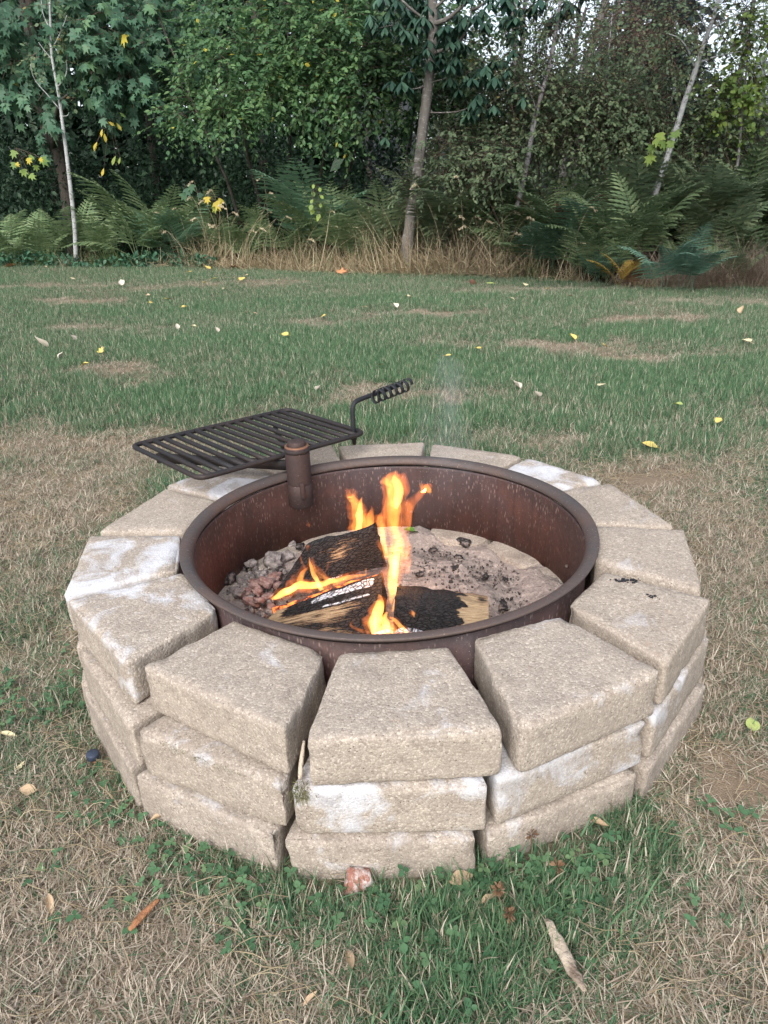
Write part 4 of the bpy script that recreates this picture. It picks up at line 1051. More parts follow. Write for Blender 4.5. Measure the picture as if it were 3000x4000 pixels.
b_ = np.array((-1.6, 11.6, 0.0))
t = plant('leafy_shrub', 'bright green tall shrub with small rounded leaves left of the chestnut trunk', 'shrub', b_)
for i, (dx, dy) in enumerate(((-1.2, .3), (-.5, 0), (.3, .2), (1.0, 0), (1.6, .4))):
    trunk_part(t, [b_ + (dx * .5, dy, -.1), b_ + (dx * .7, dy, 1.2), b_ + (dx, dy - .2, 2.4), b_ + (dx * 1.4, dy - .3, 4)], .035, .012, M['bark_dark'], 'stem', 7, 14, .03, i)
add_crown(t, [blob(1150, 120, 10.3, .85, .75, .6, 2.0), blob(1350, 200, 10.2, .8, .75, .6, 2.0), blob(900, 230, 10.4, .75, .6, .5, 1.2), blob(1050, 350, 10.2, .6, .35, .4, .8), blob(1500, 330, 10.1, .55, .45, .45, .9), blob(1300, 430, 10.2, .5, .3, .35, .5),
              blob(720, 430, 10.4, .35, .30, .3, .35), blob(880, 440, 10.2, .45, .22, .3, .35), blob(1550, 120, 10.5, .7, .6, .5, 1.0), blob(1000, 30, 10.8, 1.2, .8, .6, 1.3), blob(1700, 320, 10.6, .6, .7, .4, .8), blob(1780, 150, 10.9, .6, .6, .4, .7), blob(1450, 40, 10.9, 1.0, .7, .6, 1.0), blob(1620, 430, 10.4, .4, .3, .3, .35)],
          'leaf_shrub', tmpl='oval', size=.092, twigs=2100, per=9, tlen=.42, droop=.25, hang=.3, seed=6, yellow=.006)

def sapling(label, pts, y, r0, r1, mat, crowns, leaf='leaf_poplar', size=.055, twigs=120, per=7, limb_pts=(), seed=1, group='pale saplings on the right of the thicket', base_py=None, tmpl='round', cat='tree', name='pale_sapling', yellow=.02):
    P = pxpts(pts, y)
    b_ = P[0].copy(); b_[2] = gz(b_[0], b_[1])
    t = plant(name, label, cat, b_, group)
    trunk_part(t, [b_ + (0, 0, -.05)] + P, r0, r1, M[mat], seed=seed, wob=.012, segs=24)
    for lp in limb_pts: trunk_part(t, pxpts(lp, y, -.05), r1 * .7, r1 * .25, M[mat], 'limb', 6, 9, .01, lp[0][0])
    if crowns: add_crown(t, [blob(px, py, y + dy, rx, rz, ry, w) for px, py, dy, rx, rz, ry, w in crowns], leaf, tmpl=tmpl, size=size, twigs=twigs, per=per, tlen=.38, droop=.3, hang=.5, seed=seed, yellow=yellow)
    return t
sapling('pale leaning sapling on the right, its trunk tilting right above the ferns', [(2532, 840), (2545, 795), (2620, 570), (2700, 320), (2740, 200), (2790, 60), (2835, -90)], 8.9, .052, .020, 'bark_pale',
        [(2700, 40, 0, .7, .5, .5, 1), (2600, 170, .1, .5, .45, .4, .6), (2830, 130, 0, .5, .35, .4, .6), (2480, 60, .2, .6, .45, .4, .6), (2560, 340, .2, .4, .4, .3, .35), (2880, 20, 0, .4, .4, .3, .5), (2650, 330, .3, .5, .4, .4, .5)], twigs=270, seed=11,
        limb_pts=[[(2712, 270), (2690, 200), (2650, 150), (2600, 130)], [(2720, 250), (2800, 220), (2900, 200)], [(2745, 190), (2760, 120), (2720, 40)], [(2765, 120), (2850, 70), (2920, 40)]])
sapling('thin grey sapling right of the chestnut trunk, rising from the bracken', [(2005, 900), (2030, 760), (2065, 600), (2090, 460), (2110, 390), (2140, 280), (2170, 130), (2190, 0), (2205, -120)], 9.3, .045, .018, 'bark_birch',
        [(2130, 120, 0, .5, .5, .4, 1), (2080, 280, 0, .45, .45, .4, .8), (2200, 220, .1, .4, .4, .35, .5), (2020, 420, .1, .35, .3, .3, .4), (2180, 420, .2, .45, .35, .3, .4), (2200, 20, 0, .6, .4, .4, .7), (2120, 520, .3, .5, .35, .4, .5), (1960, 250, .3, .4, .5, .4, .6)], twigs=270, seed=12,
        limb_pts=[[(2092, 450), (2085, 400), (2060, 340)], [(2140, 280), (2190, 220), (2230, 180)], [(2120, 350), (2075, 300), (2050, 240)]])
sapling('short dark-stemmed sapling between the thin grey one and the leaning pale one', [(2305, 640), (2330, 540), (2348, 440), (2362, 330), (2380, 180), (2395, 40)], 10.3, .026, .009, 'bark_birch',
        [(2360, 300, 0, .45, .45, .3, 1), (2330, 460, 0, .35, .25, .25, .5), (2420, 180, 0, .4, .4, .3, .7), (2300, 250, .2, .5, .5, .4, .8), (2400, 480, .2, .5, .35, .4, .7)], twigs=210, seed=13)
sapling('slim pale stem just behind the leaning pale sapling', [(2575, 560), (2590, 510), (2605, 455), (2620, 400), (2640, 300)], 10.0, .03, .014, 'bark_pale', [(2640, 300, 0, .4, .4, .3, 1), (2560, 420, 0, .3, .25, .25, .5), (2700, 470, .2, .5, .35, .4, .8), (2560, 150, .3, .6, .5, .4, .8)], twigs=150, seed=14)
sapling('thin pale birch stem seen left of the chestnut trunk in the thicket', [(1585, 640), (1600, 560), (1615, 440), (1622, 350), (1635, 200)], 11.0, .032, .018, 'bark_birch', [], seed=15, name='thin_birch', group=None)
sapling('mottled birch trunk behind the chestnut leaves, far in the thicket', [(1990, 560), (2000, 420), (2012, 250), (2008, 100), (2000, -80)], 13.0, .07, .045, 'bark_birch', [(2020, 60, 0, .8, .6, .5, 1), (2060, 300, 0, .6, .6, .5, .8)], twigs=190, seed=16, name='birch_tree', group=None)
sapling('dark slanting trunk far behind the bracken, the thicker of the leaning pair', [(2205, 520), (2225, 430), (2270, 300), (2330, 130), (2375, -40), (2420, -160)], 13.2, .085, .06, 'bark_grey', [(2300, 40, .3, .8, .6, .5, 1), (2420, 120, .3, .7, .6, .5, .8), (2200, 250, .3, .8, .6, .5, .8)], twigs=190, seed=17, name='leaning_tree', group='leaning trunks far right', size=.06)
sapling('dark slanting trunk far behind the bracken, the thinner of the leaning pair', [(2260, 470), (2290, 330), (2330, 220), (2400, 60), (2450, -90)], 13.6, .055, .035, 'bark_grey', [(2500, 100, .3, .7, .6, .5, 1), (2650, 60, .3, .9, .6, .5, 1), (2350, 380, .3, .8, .5, .5, 1)], twigs=190, seed=18, name='leaning_tree', group='leaning trunks far right', size=.06)
sapling('faint thin slanting trunk left of the dark leaning pair', [(2185, 400), (2205, 330), (2240, 190), (2290, 30)], 13.8, .035, .025, 'bark_grey', [], seed=19, name='leaning_tree', group='leaning trunks far right')
sapling('small tree with yellow-green round leaves at the right edge of the photo', [(2880, 640), (2895, 480), (2910, 330), (2925, 180)], 9.2, .022, .010, 'bark_birch',
        [(2930, 260, 0, .35, .5, .35, 1), (2870, 400, 0, .30, .30, .3, .8), (2960, 120, 0, .3, .35, .3, .7), (2980, 420, 0, .35, .4, .3, .7), (2840, 340, -.1, .2, .25, .2, .3)], leaf='leaf_lime', size=.075, twigs=190, per=8, seed=20, name='lime_leaved_tree', group=None)
sapling('brownish withering tree between the leaning trunks and the pale leaning sapling', [(2440, 620), (2450, 430), (2445, 250), (2460, 80)], 11.4, .03, .012, 'bark_dark',
        [(2450, 240, 0, .55, .6, .4, 1.2), (2420, 120, 0, .5, .4, .4, .8), (2530, 180, 0, .4, .4, .3, .6)], leaf='leaf_brown', size=.05, twigs=150, per=8, seed=22, name='withering_tree', group=None)
b_ = at_y(2460, 640, 10.6); b_[2] = gz(b_[0], b_[1])
t = plant('broken_branch', 'broken bleached dead branch with a bare end jutting up behind the bracken', 'branch', b_)
trunk_part(t, [b_ + (0, 0, .1)] + pxpts([(2460, 585), (2475, 530), (2495, 505)], 10.6), .035, .03, M['dead_wood'], 'lower_branch', 7, 12, .01, 2)
trunk_part(t, pxpts([(2488, 512), (2515, 480), (2535, 450)], 10.5), .036, .02, M['dead_wood'], 'upper_branch', 7, 8, .006, 5)

# soft pale shrubs filling the middle of the right-hand thicket
for i, (px, off, h_, blobs_, n_, lab) in enumerate((
        (1740, .9, 1.2, [(1700, 700, .5, .30), (1800, 640, .5, .3), (1740, 560, .4, .25)], 150, 'olive-leaved bush right behind the chestnut trunk'),
        (1900, .8, 1.1, [(1880, 700, .5, .3), (1940, 620, .4, .3)], 130, 'grey-green bush between the chestnut trunk and the thin grey sapling'),
        (1850, 2.2, 2.4, [(1800, 420, .7, .45), (1930, 480, .7, .45), (1850, 330, .7, .4)], 330, 'soft pale shrub seen under the right half of the chestnut crown'),
        (2080, 2.4, 2.4, [(2060, 500, .7, .45), (2180, 430, .7, .5), (2100, 350, .7, .4)], 340, 'soft pale shrub behind the thin grey sapling'),
        (2320, 2.4, 2.2, [(2300, 500, .8, .45), (2420, 430, .7, .5), (2280, 380, .7, .4)], 330, 'soft pale shrub in front of the dark leaning trunks'),
        (2620, 2.4, 2.0, [(2560, 480, .7, .4), (2690, 440, .7, .5), (2760, 560, .6, .4), (2480, 560, .6, .3)], 300, 'soft pale shrub behind the leaning pale sapling'),
        (2930, 2.6, 1.8, [(2860, 560, .6, .4), (3000, 560, .6, .4)], 180, 'soft pale shrub at the right edge under the lime-leaved tree'))):
    b_ = pd(px, off)
    t = plant('pale_shrub', lab, 'shrub', b_, 'soft pale shrubs in the right thicket')
    for q in range(3):
        trunk_part(t, [b_ + (g.normal(0, .1), 0, -.1), b_ + (g.normal(0, .2), 0, h_ * .5), b_ + (g.normal(0, .4), 0, h_)], .018, .007, M['twig'], 'stem', 5, 8, .02, i + q)
    add_crown(t, [blob(bx, by, b_[1], rx, rz, .4) for bx, by, rx, rz in blobs_], 'leaf_soft', tmpl='oval', size=.072, twigs=int(n_ * 1.3), per=9, tlen=.35, droop=.3, hang=.4, seed=130 + i, yellow=.008)

# dark conifer at the right edge
b_ = np.array((5.6, 14.6, -.1))
t = plant('conifer', 'dark bluish conifer at the upper right edge behind the yellow-green tree', 'tree', b_)
trunk_part(t, [b_ + (0, 0, -.1), b_ + (0, 0, 3), b_ + (.1, 0, 7.5)], .16, .04, M['bark_dark'], seed=6)
g = np.random.default_rng(31); PL = [[], [], [], [], []]
for k in range(300):
    h = g.uniform(.5, 7.2); a_ = g.uniform(0, 6.28); L = (1.9 * (1 - h / 8) + .25) * g.uniform(.7, 1.1)
    d = np.array((math.cos(a_), math.sin(a_), -.25)); o_ = b_ + np.array((0, 0, h))
    nn = 85
    tt = g.uniform(.12, 1, nn) * L; sgn = g.choice((-1, 1), nn)
    sd = np.array((-math.sin(a_), math.cos(a_), 0))
    PL[0].append(o_ + d * tt[:, None] - UP * (.12 * tt ** 2)[:, None] + sd * (sgn * g.uniform(0, .22, nn) * (1.1 - tt / L))[:, None])
    PL[1].append(d * .7 + sd * sgn[:, None] * .7 + g.normal(0, .3, (nn, 3)) - UP * .25)
    PL[2].append(UP + g.normal(0, .4, (nn, 3))); PL[3].append(g.uniform(.10, .18, nn)); PL[4].append(g.uniform(0, 1, nn))
V, F, a_ = leaves_geo(*[np.concatenate(q) for q in PL[:4]], 'dia', np.concatenate(PL[4]))
obj('crown', mesh_np('crown', V - b_, F, M['needle'], False, {'rnd': a_}), t)

# deeper trees that close the view
back = [  # x, y, height, crown radius, leaf, n twigs, label
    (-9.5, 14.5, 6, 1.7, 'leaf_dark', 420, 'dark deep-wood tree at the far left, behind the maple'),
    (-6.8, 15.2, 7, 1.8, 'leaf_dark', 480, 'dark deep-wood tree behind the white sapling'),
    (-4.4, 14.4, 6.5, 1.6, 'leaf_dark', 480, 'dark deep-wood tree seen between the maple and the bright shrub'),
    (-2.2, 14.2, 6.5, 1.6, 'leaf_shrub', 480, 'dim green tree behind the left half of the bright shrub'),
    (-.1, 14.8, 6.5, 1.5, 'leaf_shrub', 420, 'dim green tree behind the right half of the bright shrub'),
    (1.7, 15.5, 6, 1.3, 'leaf_poplar', 170, 'pale-leaved far tree behind the chestnut crown'),
    (3.2, 16.5, 6, 1.5, 'leaf_poplar', 170, 'pale-leaved far tree behind the leaning dark trunks'),
    (4.6, 17.5, 5.6, 1.4, 'leaf_poplar', 170, 'pale-leaved far tree behind the brownish withering tree'),
    (7.6, 15.5, 6, 1.6, 'leaf_poplar', 170, 'pale-leaved far tree beyond the right edge conifer')]
for i, (x, y, h, r_, lf, n_, lab) in enumerate(back):
    b_ = np.array((x, y, float(gz(min(max(x, -9), 9), min(y, 16)))))
    t = plant('wood_tree', lab, 'tree', b_, 'trees deep in the wood')
    trunk_part(t, [b_ + (0, 0, -.1), b_ + (.1, 0, h * .5), b_ + (.2, 0, h * .92)], .10, .03, M['bark_dark'], seed=i)
    bl = [(b_ + (g.normal(0, r_ * .35), g.normal(0, .4), hh), np.array((r_ * .8, .9, .85)), 1) for hh in np.linspace(.9, h * .9, 6)]
    add_crown(t, bl, lf, tmpl='round' if 'pop' in lf else 'oval', size=.10 if 'dark' in lf else .085, twigs=n_, per=8, tlen=.5, droop=.3, hang=.4, seed=60 + i, stems=False)

# far wood: one mass that nobody could count
g = np.random.default_rng(41)
n_ = 90000
fx = np.where(g.uniform(size=n_) < .5, g.uniform(-22, 2, n_), g.uniform(2, 24, n_)); fy = g.uniform(19, 24, n_)
top = np.where(fx < 1.5, 9.0, 3.3 + .9 * np.sin(fx * 1.3) + .8 * np.sin(fx * 3.1 + 1)) * g.uniform(.9, 1.0, n_)
fz = g.uniform(0, 1, n_) ** .9 * top
for nm, lab_, k_, mt in (('far_wood', 'dim far wood closing the view behind the left trees', fx < 1.2, 'leaf_dark'), ('far_thicket', 'pale far thicket closing the view on the right', fx >= 1.2, 'leaf_soft')):
    n2 = int(k_.sum())
    V, F, a_ = leaves_geo(np.stack([fx, fy - (3.0 if mt == 'leaf_soft' else 0), fz], 1)[k_], g.normal(0, 1, (n2, 3)), UP + g.normal(0, .6, (n2, 3)) + (0, -.6, 0), g.uniform(.28, .55, n2) * (.62 if mt == 'leaf_soft' else 1), 'dia', g.uniform(0, 1, n2))
    tag(obj(nm, mesh_np(nm, V, F, M[mt], False, {'rnd': a_})), lab_, 'wood', None, 'stuff')
# tangled undergrowth: small dark leaves, stems
g = np.random.default_rng(43)
def undergrowth(name, label, x0, x1, dy0, dy1, z1, n_, size, mat, tmpl='dia'):
    x = g.uniform(x0, x1, n_); y = y_tree(x) + g.uniform(dy0, dy1, n_)
    z = gz(np.clip(x, -9, 9), np.clip(y, 0, 16)) + g.uniform(0, 1, n_) ** 1.2 * z1 * (.75 + .25 * np.sin(x * 2.3) * np.cos(x * .9 + 1))
    V, F, a_ = leaves_geo(np.stack([x, y, z], 1), g.normal(0, 1, (n_, 3)) - UP * .3, UP + g.normal(0, .5, (n_, 3)), size * g.uniform(.6, 1.2, n_), tmpl, g.uniform(0, 1, n_))
    tag(obj(name, mesh_np(name, V, F, mat, False, {'rnd': a_})), label, 'undergrowth', None, 'stuff')
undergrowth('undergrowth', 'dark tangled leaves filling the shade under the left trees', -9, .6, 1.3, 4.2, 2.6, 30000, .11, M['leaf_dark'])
undergrowth('brush', 'grey-green tangled brush behind the bracken on the right', .4, 8, 2.0, 4.6, 2.3, 20000, .075, M['leaf_soft'], 'oval')
undergrowth('dead_brush', 'withered brown brush low behind the bracken on the right', 1.2, 6, 2.4, 3.6, 1.5, 2200, .055, M['leaf_brown'], 'oval')
undergrowth('bramble_cover', 'low dark bramble leaves along the lawn edge on the left', -6.5, -2.6, .05, .9, .28, 2600, .085, M['leaf_bramble'], 'oval')

# ------------------------------------------------------------------ bracken ferns: frond meshes shared between plants
def frond_mesh(name, mat, seed, L=1.0, bare=.32, arch=.5, wide=.30, pairs=18):
    g = np.random.default_rng(seed)
    n = 24; t = np.linspace(0, 1, n)
    ang = 1.25 - arch * 2.3 * t ** 1.4                         # climbs, then arches over
    dy, dz = np.cos(ang), np.sin(ang)
    y = np.concatenate([[0], np.cumsum(dy[:-1] / (n - 1))]) * L; z = np.concatenate([[0], np.cumsum(dz[:-1] / (n - 1))]) * L
    x = .03 * np.sin(3 * t + seed) * L
    Rr = np.stack([x, y, z], 1)
    b = MB()
    v, f = tube_geo(Rr, np.linspace(.0055, .0015, n) * L, 3, False); b.add(v, f, rnd=np.full(len(v), .8))
    T = norm(np.gradient(Rr, axis=0))
    VV, FF, aa, k = [], [], [], 0
    for s in np.linspace(bare, .985, pairs):
        i = min(int(s * (n - 1)), n - 2); u = s * (n - 1) - i
        p = Rr[i] * (1 - u) + Rr[i + 1] * u; tg = T[i]
        w = (s - bare) / (1 - bare)
        pl = wide * L * (1 - w) ** .85 * (.55 + .45 * min(1, w * 5)) + .02 * L
        nrm = np.cross((1.0, 0, 0), tg); nrm /= np.linalg.norm(nrm)
        if nrm[2] < 0: nrm = -nrm
        for sg in (-1, 1):
            d = np.array((sg, 0, 0)) + tg * (.30 + .3 * w) + g.normal(0, .06, 3); d /= np.linalg.norm(d)
            m = max(5, int(pl / L * 40)); droop = .25
            q = np.linspace(0, 1, m + 1)
            pp = p + d * (pl * q)[:, None] - nrm * (droop * pl * q ** 2)[:, None]
            pw = min(pl * .15, .0165 * L) * (1 - q) ** .6 * (.55 + .45 * np.minimum(1, q * 5)) + .002 * L
            pw = pw * np.where(np.arange(m + 1) % 2, 1.25, .55)          # toothed like rows of pinnules
            cr_ = np.cross(d, nrm); rv = g.uniform(0, 1)
            lo, hi = pp - cr_ * pw[:, None] + d * .010 * L - nrm * .006 * L, pp + cr_ * pw[:, None] + d * .010 * L - nrm * .006 * L
            VV += list(pp) + list(lo) + list(hi); aa += list(np.full(3 * (m + 1), rv * .7 + .15) + g.uniform(-.15, .15, 3 * (m + 1)))
            for j in range(m):
                a0_, l0_, h0_ = k + j, k + m + 1 + j, k + 2 * (m + 1) + j
                FF += [(a0_, a0_ + 1, l0_ + 1, l0_), (a0_, h0_, h0_ + 1, a0_ + 1)]
            k += 3 * (m + 1)
    b.add(np.array(VV), np.array(FF), rnd=np.array(aa))
    return b.mesh(name, mat)
FR = {}
for key in ('fern', 'fern_bright', 'fern_blue', 'fern_dull', 'fern_yellow', 'fern_brown'):
    FR[key] = [frond_mesh('frond', M[key], 70 + i, 1.0, (.34, .30, .38)[i], (.46, .36, .56)[i], (.30, .34, .27)[i]) for i in range(3)]
g = np.random.default_rng(51)
def fern(base, n_, h, key, label, group, face=None, spread=1.0, low=0.0):
    t = plant('bracken_fern', label, 'fern', base, group)
    for i in range(n_):
        rz = (face if face is not None else 0) + (i / n_ * 2 * math.pi if face is None else 0) + g.normal(0, .5 * spread)
        o = obj('frond', FR[key][int(g.integers(3))], t, (g.normal(0, .06 * spread), g.normal(0, .06 * spread), -.02), (low + g.normal(.05, .16), g.normal(0, .14), rz), h * g.uniform(.75, 1.15))
FACE = math.pi   # fronds grow along local +y; pi turns them to the lawn
GL, GR_ = 'bracken in the left thicket', 'bracken on the right of the chestnut trunk'
ferns = [
    (40, 0.33, 9, .95, 'fern', 'bracken fern at the left edge of the photo, below the maple', GL), (150, 0.49, 8, .8, 'fern', 'low bracken fern just left of the white sapling foot', GL), (-250, 0.41, 8, 1.0, 'fern', 'bracken fern beyond the left edge', GL),
    (560, 0.53, 9, 1.15, 'fern', 'tall arching bracken between the white sapling and the seed grass', GL), (700, 0.70, 9, 1.05, 'fern_blue', 'bushy bluish bracken left of the tall seed grass', GL), (640, 0.90, 8, 1.6, 'fern', 'tallest slanting bracken fern right of the white sapling', GL),
    (420, 0.70, 8, .85, 'fern', 'shaded low bracken just right of the white sapling', GL), (870, 0.90, 7, .85, 'fern', 'shaded bracken behind the tall seed grass', GL), (1230, 1.02, 9, 1.55, 'fern_blue', 'large bluish bracken hanging below the bright shrub', GL),
    (1330, 0.96, 7, 1.25, 'fern', 'second bracken below the bright shrub, on its right', GL), (1100, 0.91, 7, .95, 'fern', 'dim bracken below the middle of the bright shrub', GL), (1420, 0.78, 6, .7, 'fern', 'small bracken left of the chestnut trunk in dry grass', GL), (1500, 1.08, 8, 1.15, 'fern_dull', 'olive bracken just left of the chestnut trunk', GL),
    (1720, 1.09, 9, 1.15, 'fern_dull', 'olive bracken just right of the chestnut trunk', GR_), (1820, 1.24, 9, 1.15, 'fern_dull', 'olive bushy bracken two steps right of the chestnut trunk', GR_), (1900, 1.10, 8, .95, 'fern', 'bracken left of the thin grey sapling', GR_),
    (1980, 0.71, 7, .75, 'fern', 'low bracken before the thin grey sapling', GR_), (2080, 1.14, 9, .95, 'fern', 'bracken right of the thin grey sapling', GR_), (2160, 0.83, 9, .85, 'fern_blue', 'bluish bracken in front, right of the thin grey sapling', GR_), (2180, 1.49, 9, 1.05, 'fern', 'bracken behind, between the thin grey and the leaning sapling', GR_),
    (2260, 1.18, 9, .9, 'fern_blue', 'bluish bracken left of the leaning sapling foot', GR_), (2260, 0.44, 8, .65, 'fern', 'low bracken at the grass edge left of the yellow fern', GR_), (2370, 1.45, 9, .95, 'fern', 'bracken close to the leaning sapling foot, on its left', GR_), (2380, 0.80, 8, .75, 'fern', 'green bracken directly behind the yellow fern', GR_),
    (2320, 0.25, 7, .5, 'fern_blue', 'small bluish bracken left of the yellow fern at the lawn edge', GR_), (2620, 1.75, 9, 1.0, 'fern_dull', 'olive bracken just right of the leaning sapling foot', GR_), (2700, 1.85, 9, 1.05, 'fern_dull', 'dull olive bracken behind the pinkish grass', GR_), (2800, 1.88, 9, 1.0, 'fern_dull', 'dull bracken at right, between the pinkish grass and the lime-leaved tree', GR_),
    (2900, 1.98, 9, 1.05, 'fern', 'green bracken near the right edge below the lime-leaved tree', GR_), (2990, 1.84, 9, 1.05, 'fern', 'bracken at the right edge of the photo', GR_), (3150, 1.88, 9, 1.05, 'fern', 'bracken beyond the right edge', GR_), (2540, 2.06, 8, .95, 'fern', 'bracken behind the leaning sapling foot', GR_),
    (2650, 0.94, 7, .55, 'fern', 'small dark bracken among the pinkish grass', GR_), (2860, 0.25, 7, .5, 'fern', 'small bracken at the lawn edge right of the big low fern', GR_), (2100, 1.80, 9, 1.05, 'fern_dull', 'olive bracken deep behind the thin grey sapling', GR_), (2450, 1.88, 8, 1.0, 'fern_dull', 'olive bracken deep behind the yellow fern', GR_),
    (2230, 1.83, 8, .8, 'fern_brown', 'dead brown bracken clump in the middle of the bracken', GR_), (2420, 1.38, 7, .55, 'fern_brown', 'small dead brown bracken left of the leaning sapling foot', GR_), (1760, 1.55, 8, 1.3, 'fern_dull', 'tall dull bracken behind the olive ones right of the chestnut', GR_),
    (2040, 1.9, 9, 1.05, 'fern', 'bracken deep behind the thin grey sapling, its left neighbour', GR_), (2330, 2.2, 9, 1.05, 'fern', 'bracken at the back of the bed left of the broken branch', GR_), (2560, 2.1, 9, 1.05, 'fern_dull', 'olive bracken at the back right of the broken branch', GR_),
    (2740, 2.2, 9, 1.1, 'fern_dull', 'olive bracken at the back, between the leaning sapling and the lime-leaved tree', GR_), (2890, 2.3, 9, 1.1, 'fern', 'green bracken at the back below the lime-leaved tree', GR_), (3020, 2.0, 9, 1.1, 'fern', 'green bracken at the back near the right edge', GR_),
    (2130, 1.3, 9, 1.0, 'fern', 'bracken in the middle of the bed right of the thin grey sapling', GR_), (2480, 1.2, 9, .9, 'fern', 'bracken in the middle of the bed at the leaning sapling foot', GR_), (2780, 1.2, 9, .9, 'fern_dull', 'olive bracken in the middle of the bed above the pinkish grass', GR_),
    (2920, 1.0, 8, .85, 'fern', 'green bracken in the middle of the bed near the right edge', GR_), (760, 1.2, 8, 1.05, 'fern', 'shaded bracken at the back of the seed grass', GL), (980, .8, 8, .8, 'fern', 'shaded bracken in the dark gap below the bright shrub', GL),
    (300, 1.1, 8, 1.1, 'fern', 'shaded bracken behind the white sapling foot', GL), (1620, 1.3, 9, 1.1, 'fern_dull', 'olive bracken directly behind the chestnut trunk', GR_), (1400, 1.2, 8, 1.1, 'fern', 'shaded bracken behind the dry grass left of the chestnut trunk', GL)]
for px, off, n_, h, key, lab, gp in ferns: fern(pd(px, off), n_, h * (1.22 if px < 1600 else 1.25 + .16 * min(off, 2.2)), key, lab, gp)
fern(pd(2460, -.05), 6, .52, 'fern_yellow', 'yellow-orange bracken fern among the green ones on the right', None, None, 1.4)
fern(pd(2430, -.14), 4, .40, 'fern_brown', 'withered rusty bracken hanging below the yellow fern', None, FACE, 1.2)
fern(pd(2645, -.30), 12, .82, 'fern_bright', 'large bluish-green fern spreading low onto the lawn at right', None, FACE, 2.2, -.12)

# ------------------------------------------------------------------ scattered ground cover (geometry nodes, uncountable)
def blade_geo(b, g, x, y, h, w, lean, az, bend, rnd, segs=3):
    t = np.linspace(0, 1, segs + 1)
    a_ = lean + bend * t
    st = h / segs
    r_ = np.concatenate([[0], np.cumsum(np.sin(a_[:-1]) * st)]); z = np.concatenate([[0], np.cumsum(np.cos(a_[:-1]) * st)])
    c = np.array((math.cos(az), math.sin(az))); s = np.array((-c[1], c[0]))
    P = np.column_stack([x + c[0] * r_, y + c[1] * r_, np.maximum(z, .001)])
    ww = w * (1 - t ** 1.6) * .5
    V = np.concatenate([np.column_stack([P[:-1, :2] - s * ww[:-1, None], P[:-1, 2]]), np.column_stack([P[:-1, :2] + s * ww[:-1, None], P[:-1, 2]]), P[-1:]])
    q = np.array([(i, i + segs, i + 1 + segs, i + 1) for i in range(segs - 1)]); tri = np.array([(segs - 1, 2 * segs - 1, 2 * segs)])
    b.add(V, [q, tri] if len(q) else tri, rnd=np.full(len(V), rnd), tip=np.concatenate([t[:-1], t[:-1], [1]]))
def tuft(name, mat, seed, n_, rad, h, w, lean, bend, segs=3):
    g = np.random.default_rng(seed); b = MB()
    for _ in range(n_):
        a_, r_ = g.uniform(0, 6.28), rad * math.sqrt(g.uniform())
        blade_geo(b, g, r_ * math.cos(a_), r_ * math.sin(a_), h * g.uniform(.5, 1.15), w * g.uniform(.7, 1.3), g.uniform(*lean), g.uniform(0, 6.28), g.uniform(*bend), g.uniform(), segs)
    return bpy.data.objects.new(name, b.mesh(name, mat))
def scatter(name, P, scale, rz, tilt, idx, templates, label, cat, extra=None):
    me = bpy.data.meshes.new(name)
    me.vertices.add(len(P)); me.vertices.foreach_set('co', np.asarray(P, np.float32).ravel())
    for k, a in dict(sc=scale, rz=rz, tx=tilt[0], ty=tilt[1], **(extra or {})).items():
        me.attributes.new(k, 'FLOAT', 'POINT').data.foreach_set('value', np.asarray(a, np.float32))
    me.attributes.new('idx', 'INT', 'POINT').data.foreach_set('value', np.asarray(idx, np.int32))
    me.materials.append(templates[0].data.materials[0])
    o = obj(name, me)
    src = bpy.data.collections.new(name + '_source')
    for t_ in templates: src.objects.link(t_)
    ng = bpy.data.node_groups.new(name + '_nodes', 'GeometryNodeTree')
    ng.interface.new_socket('Geometry', in_out='INPUT', socket_type='NodeSocketGeometry')
    ng.interface.new_socket('Geometry', in_out='OUTPUT', socket_type='NodeSocketGeometry')
    N = ng.nodes.new; Lk = ng.links.new
    gi, go = N('NodeGroupInput'), N('NodeGroupOutput')
    ci = N('GeometryNodeCollectionInfo'); ci.inputs['Collection'].default_value = src
    ci.inputs['Separate Children'].default_value = True; ci.inputs['Reset Children'].default_value = True
    ip = N('GeometryNodeInstanceOnPoints'); ip.inputs['Pick Instance'].default_value = True
    def na(k, typ='FLOAT'):
        nd = N('GeometryNodeInputNamedAttribute'); nd.data_type = typ; nd.inputs['Name'].default_value = k
        return nd.outputs['Attribute']
    cx = N('ShaderNodeCombineXYZ')
    for k, i in (('tx', 0), ('ty', 1), ('rz', 2)): Lk(na(k), cx.inputs[i])
    e2r = N('FunctionNodeEulerToRotation'); Lk(cx.outputs[0], e2r.inputs[0])
    Lk(gi.outputs[0], ip.inputs['Points']); Lk(ci.outputs[0], ip.inputs['Instance'])
    Lk(na('idx', 'INT'), ip.inputs['Instance Index']); Lk(e2r.outputs[0], ip.inputs['Rotation']); Lk(na('sc'), ip.inputs['Scale'])
    Lk(ip.outputs[0], go.inputs[0])
    md = o.modifiers.new('scatter', 'NODES'); md.node_group = ng
    return tag(o, label, cat, None, 'stuff')
GT = [tuft('tuft_a', M['grass'], 1, 22, .030, .045, .0024, (.0, .5), (.2, .9)), tuft('tuft_b', M['grass'], 2, 22, .034, .036, .0022, (.1, .8), (.3, 1.2)),
      tuft('tuft_c', M['grass'], 3, 21, .036, .030, .0023, (.3, 1.1), (.3, 1.0)), tuft('tuft_d', M['grass'], 4, 21, .040, .042, .0020, (.8, 1.45), (.0, .5)),
      tuft('tuft_e', M['grass'], 5, 21, .042, .050, .0019, (1.1, 1.52), (-.2, .2)), tuft('tuft_f', M['grass'], 6, 12, .040, .060, .0030, (.2, 1.2), (.4, 1.3))]
g = np.random.default_rng(61)
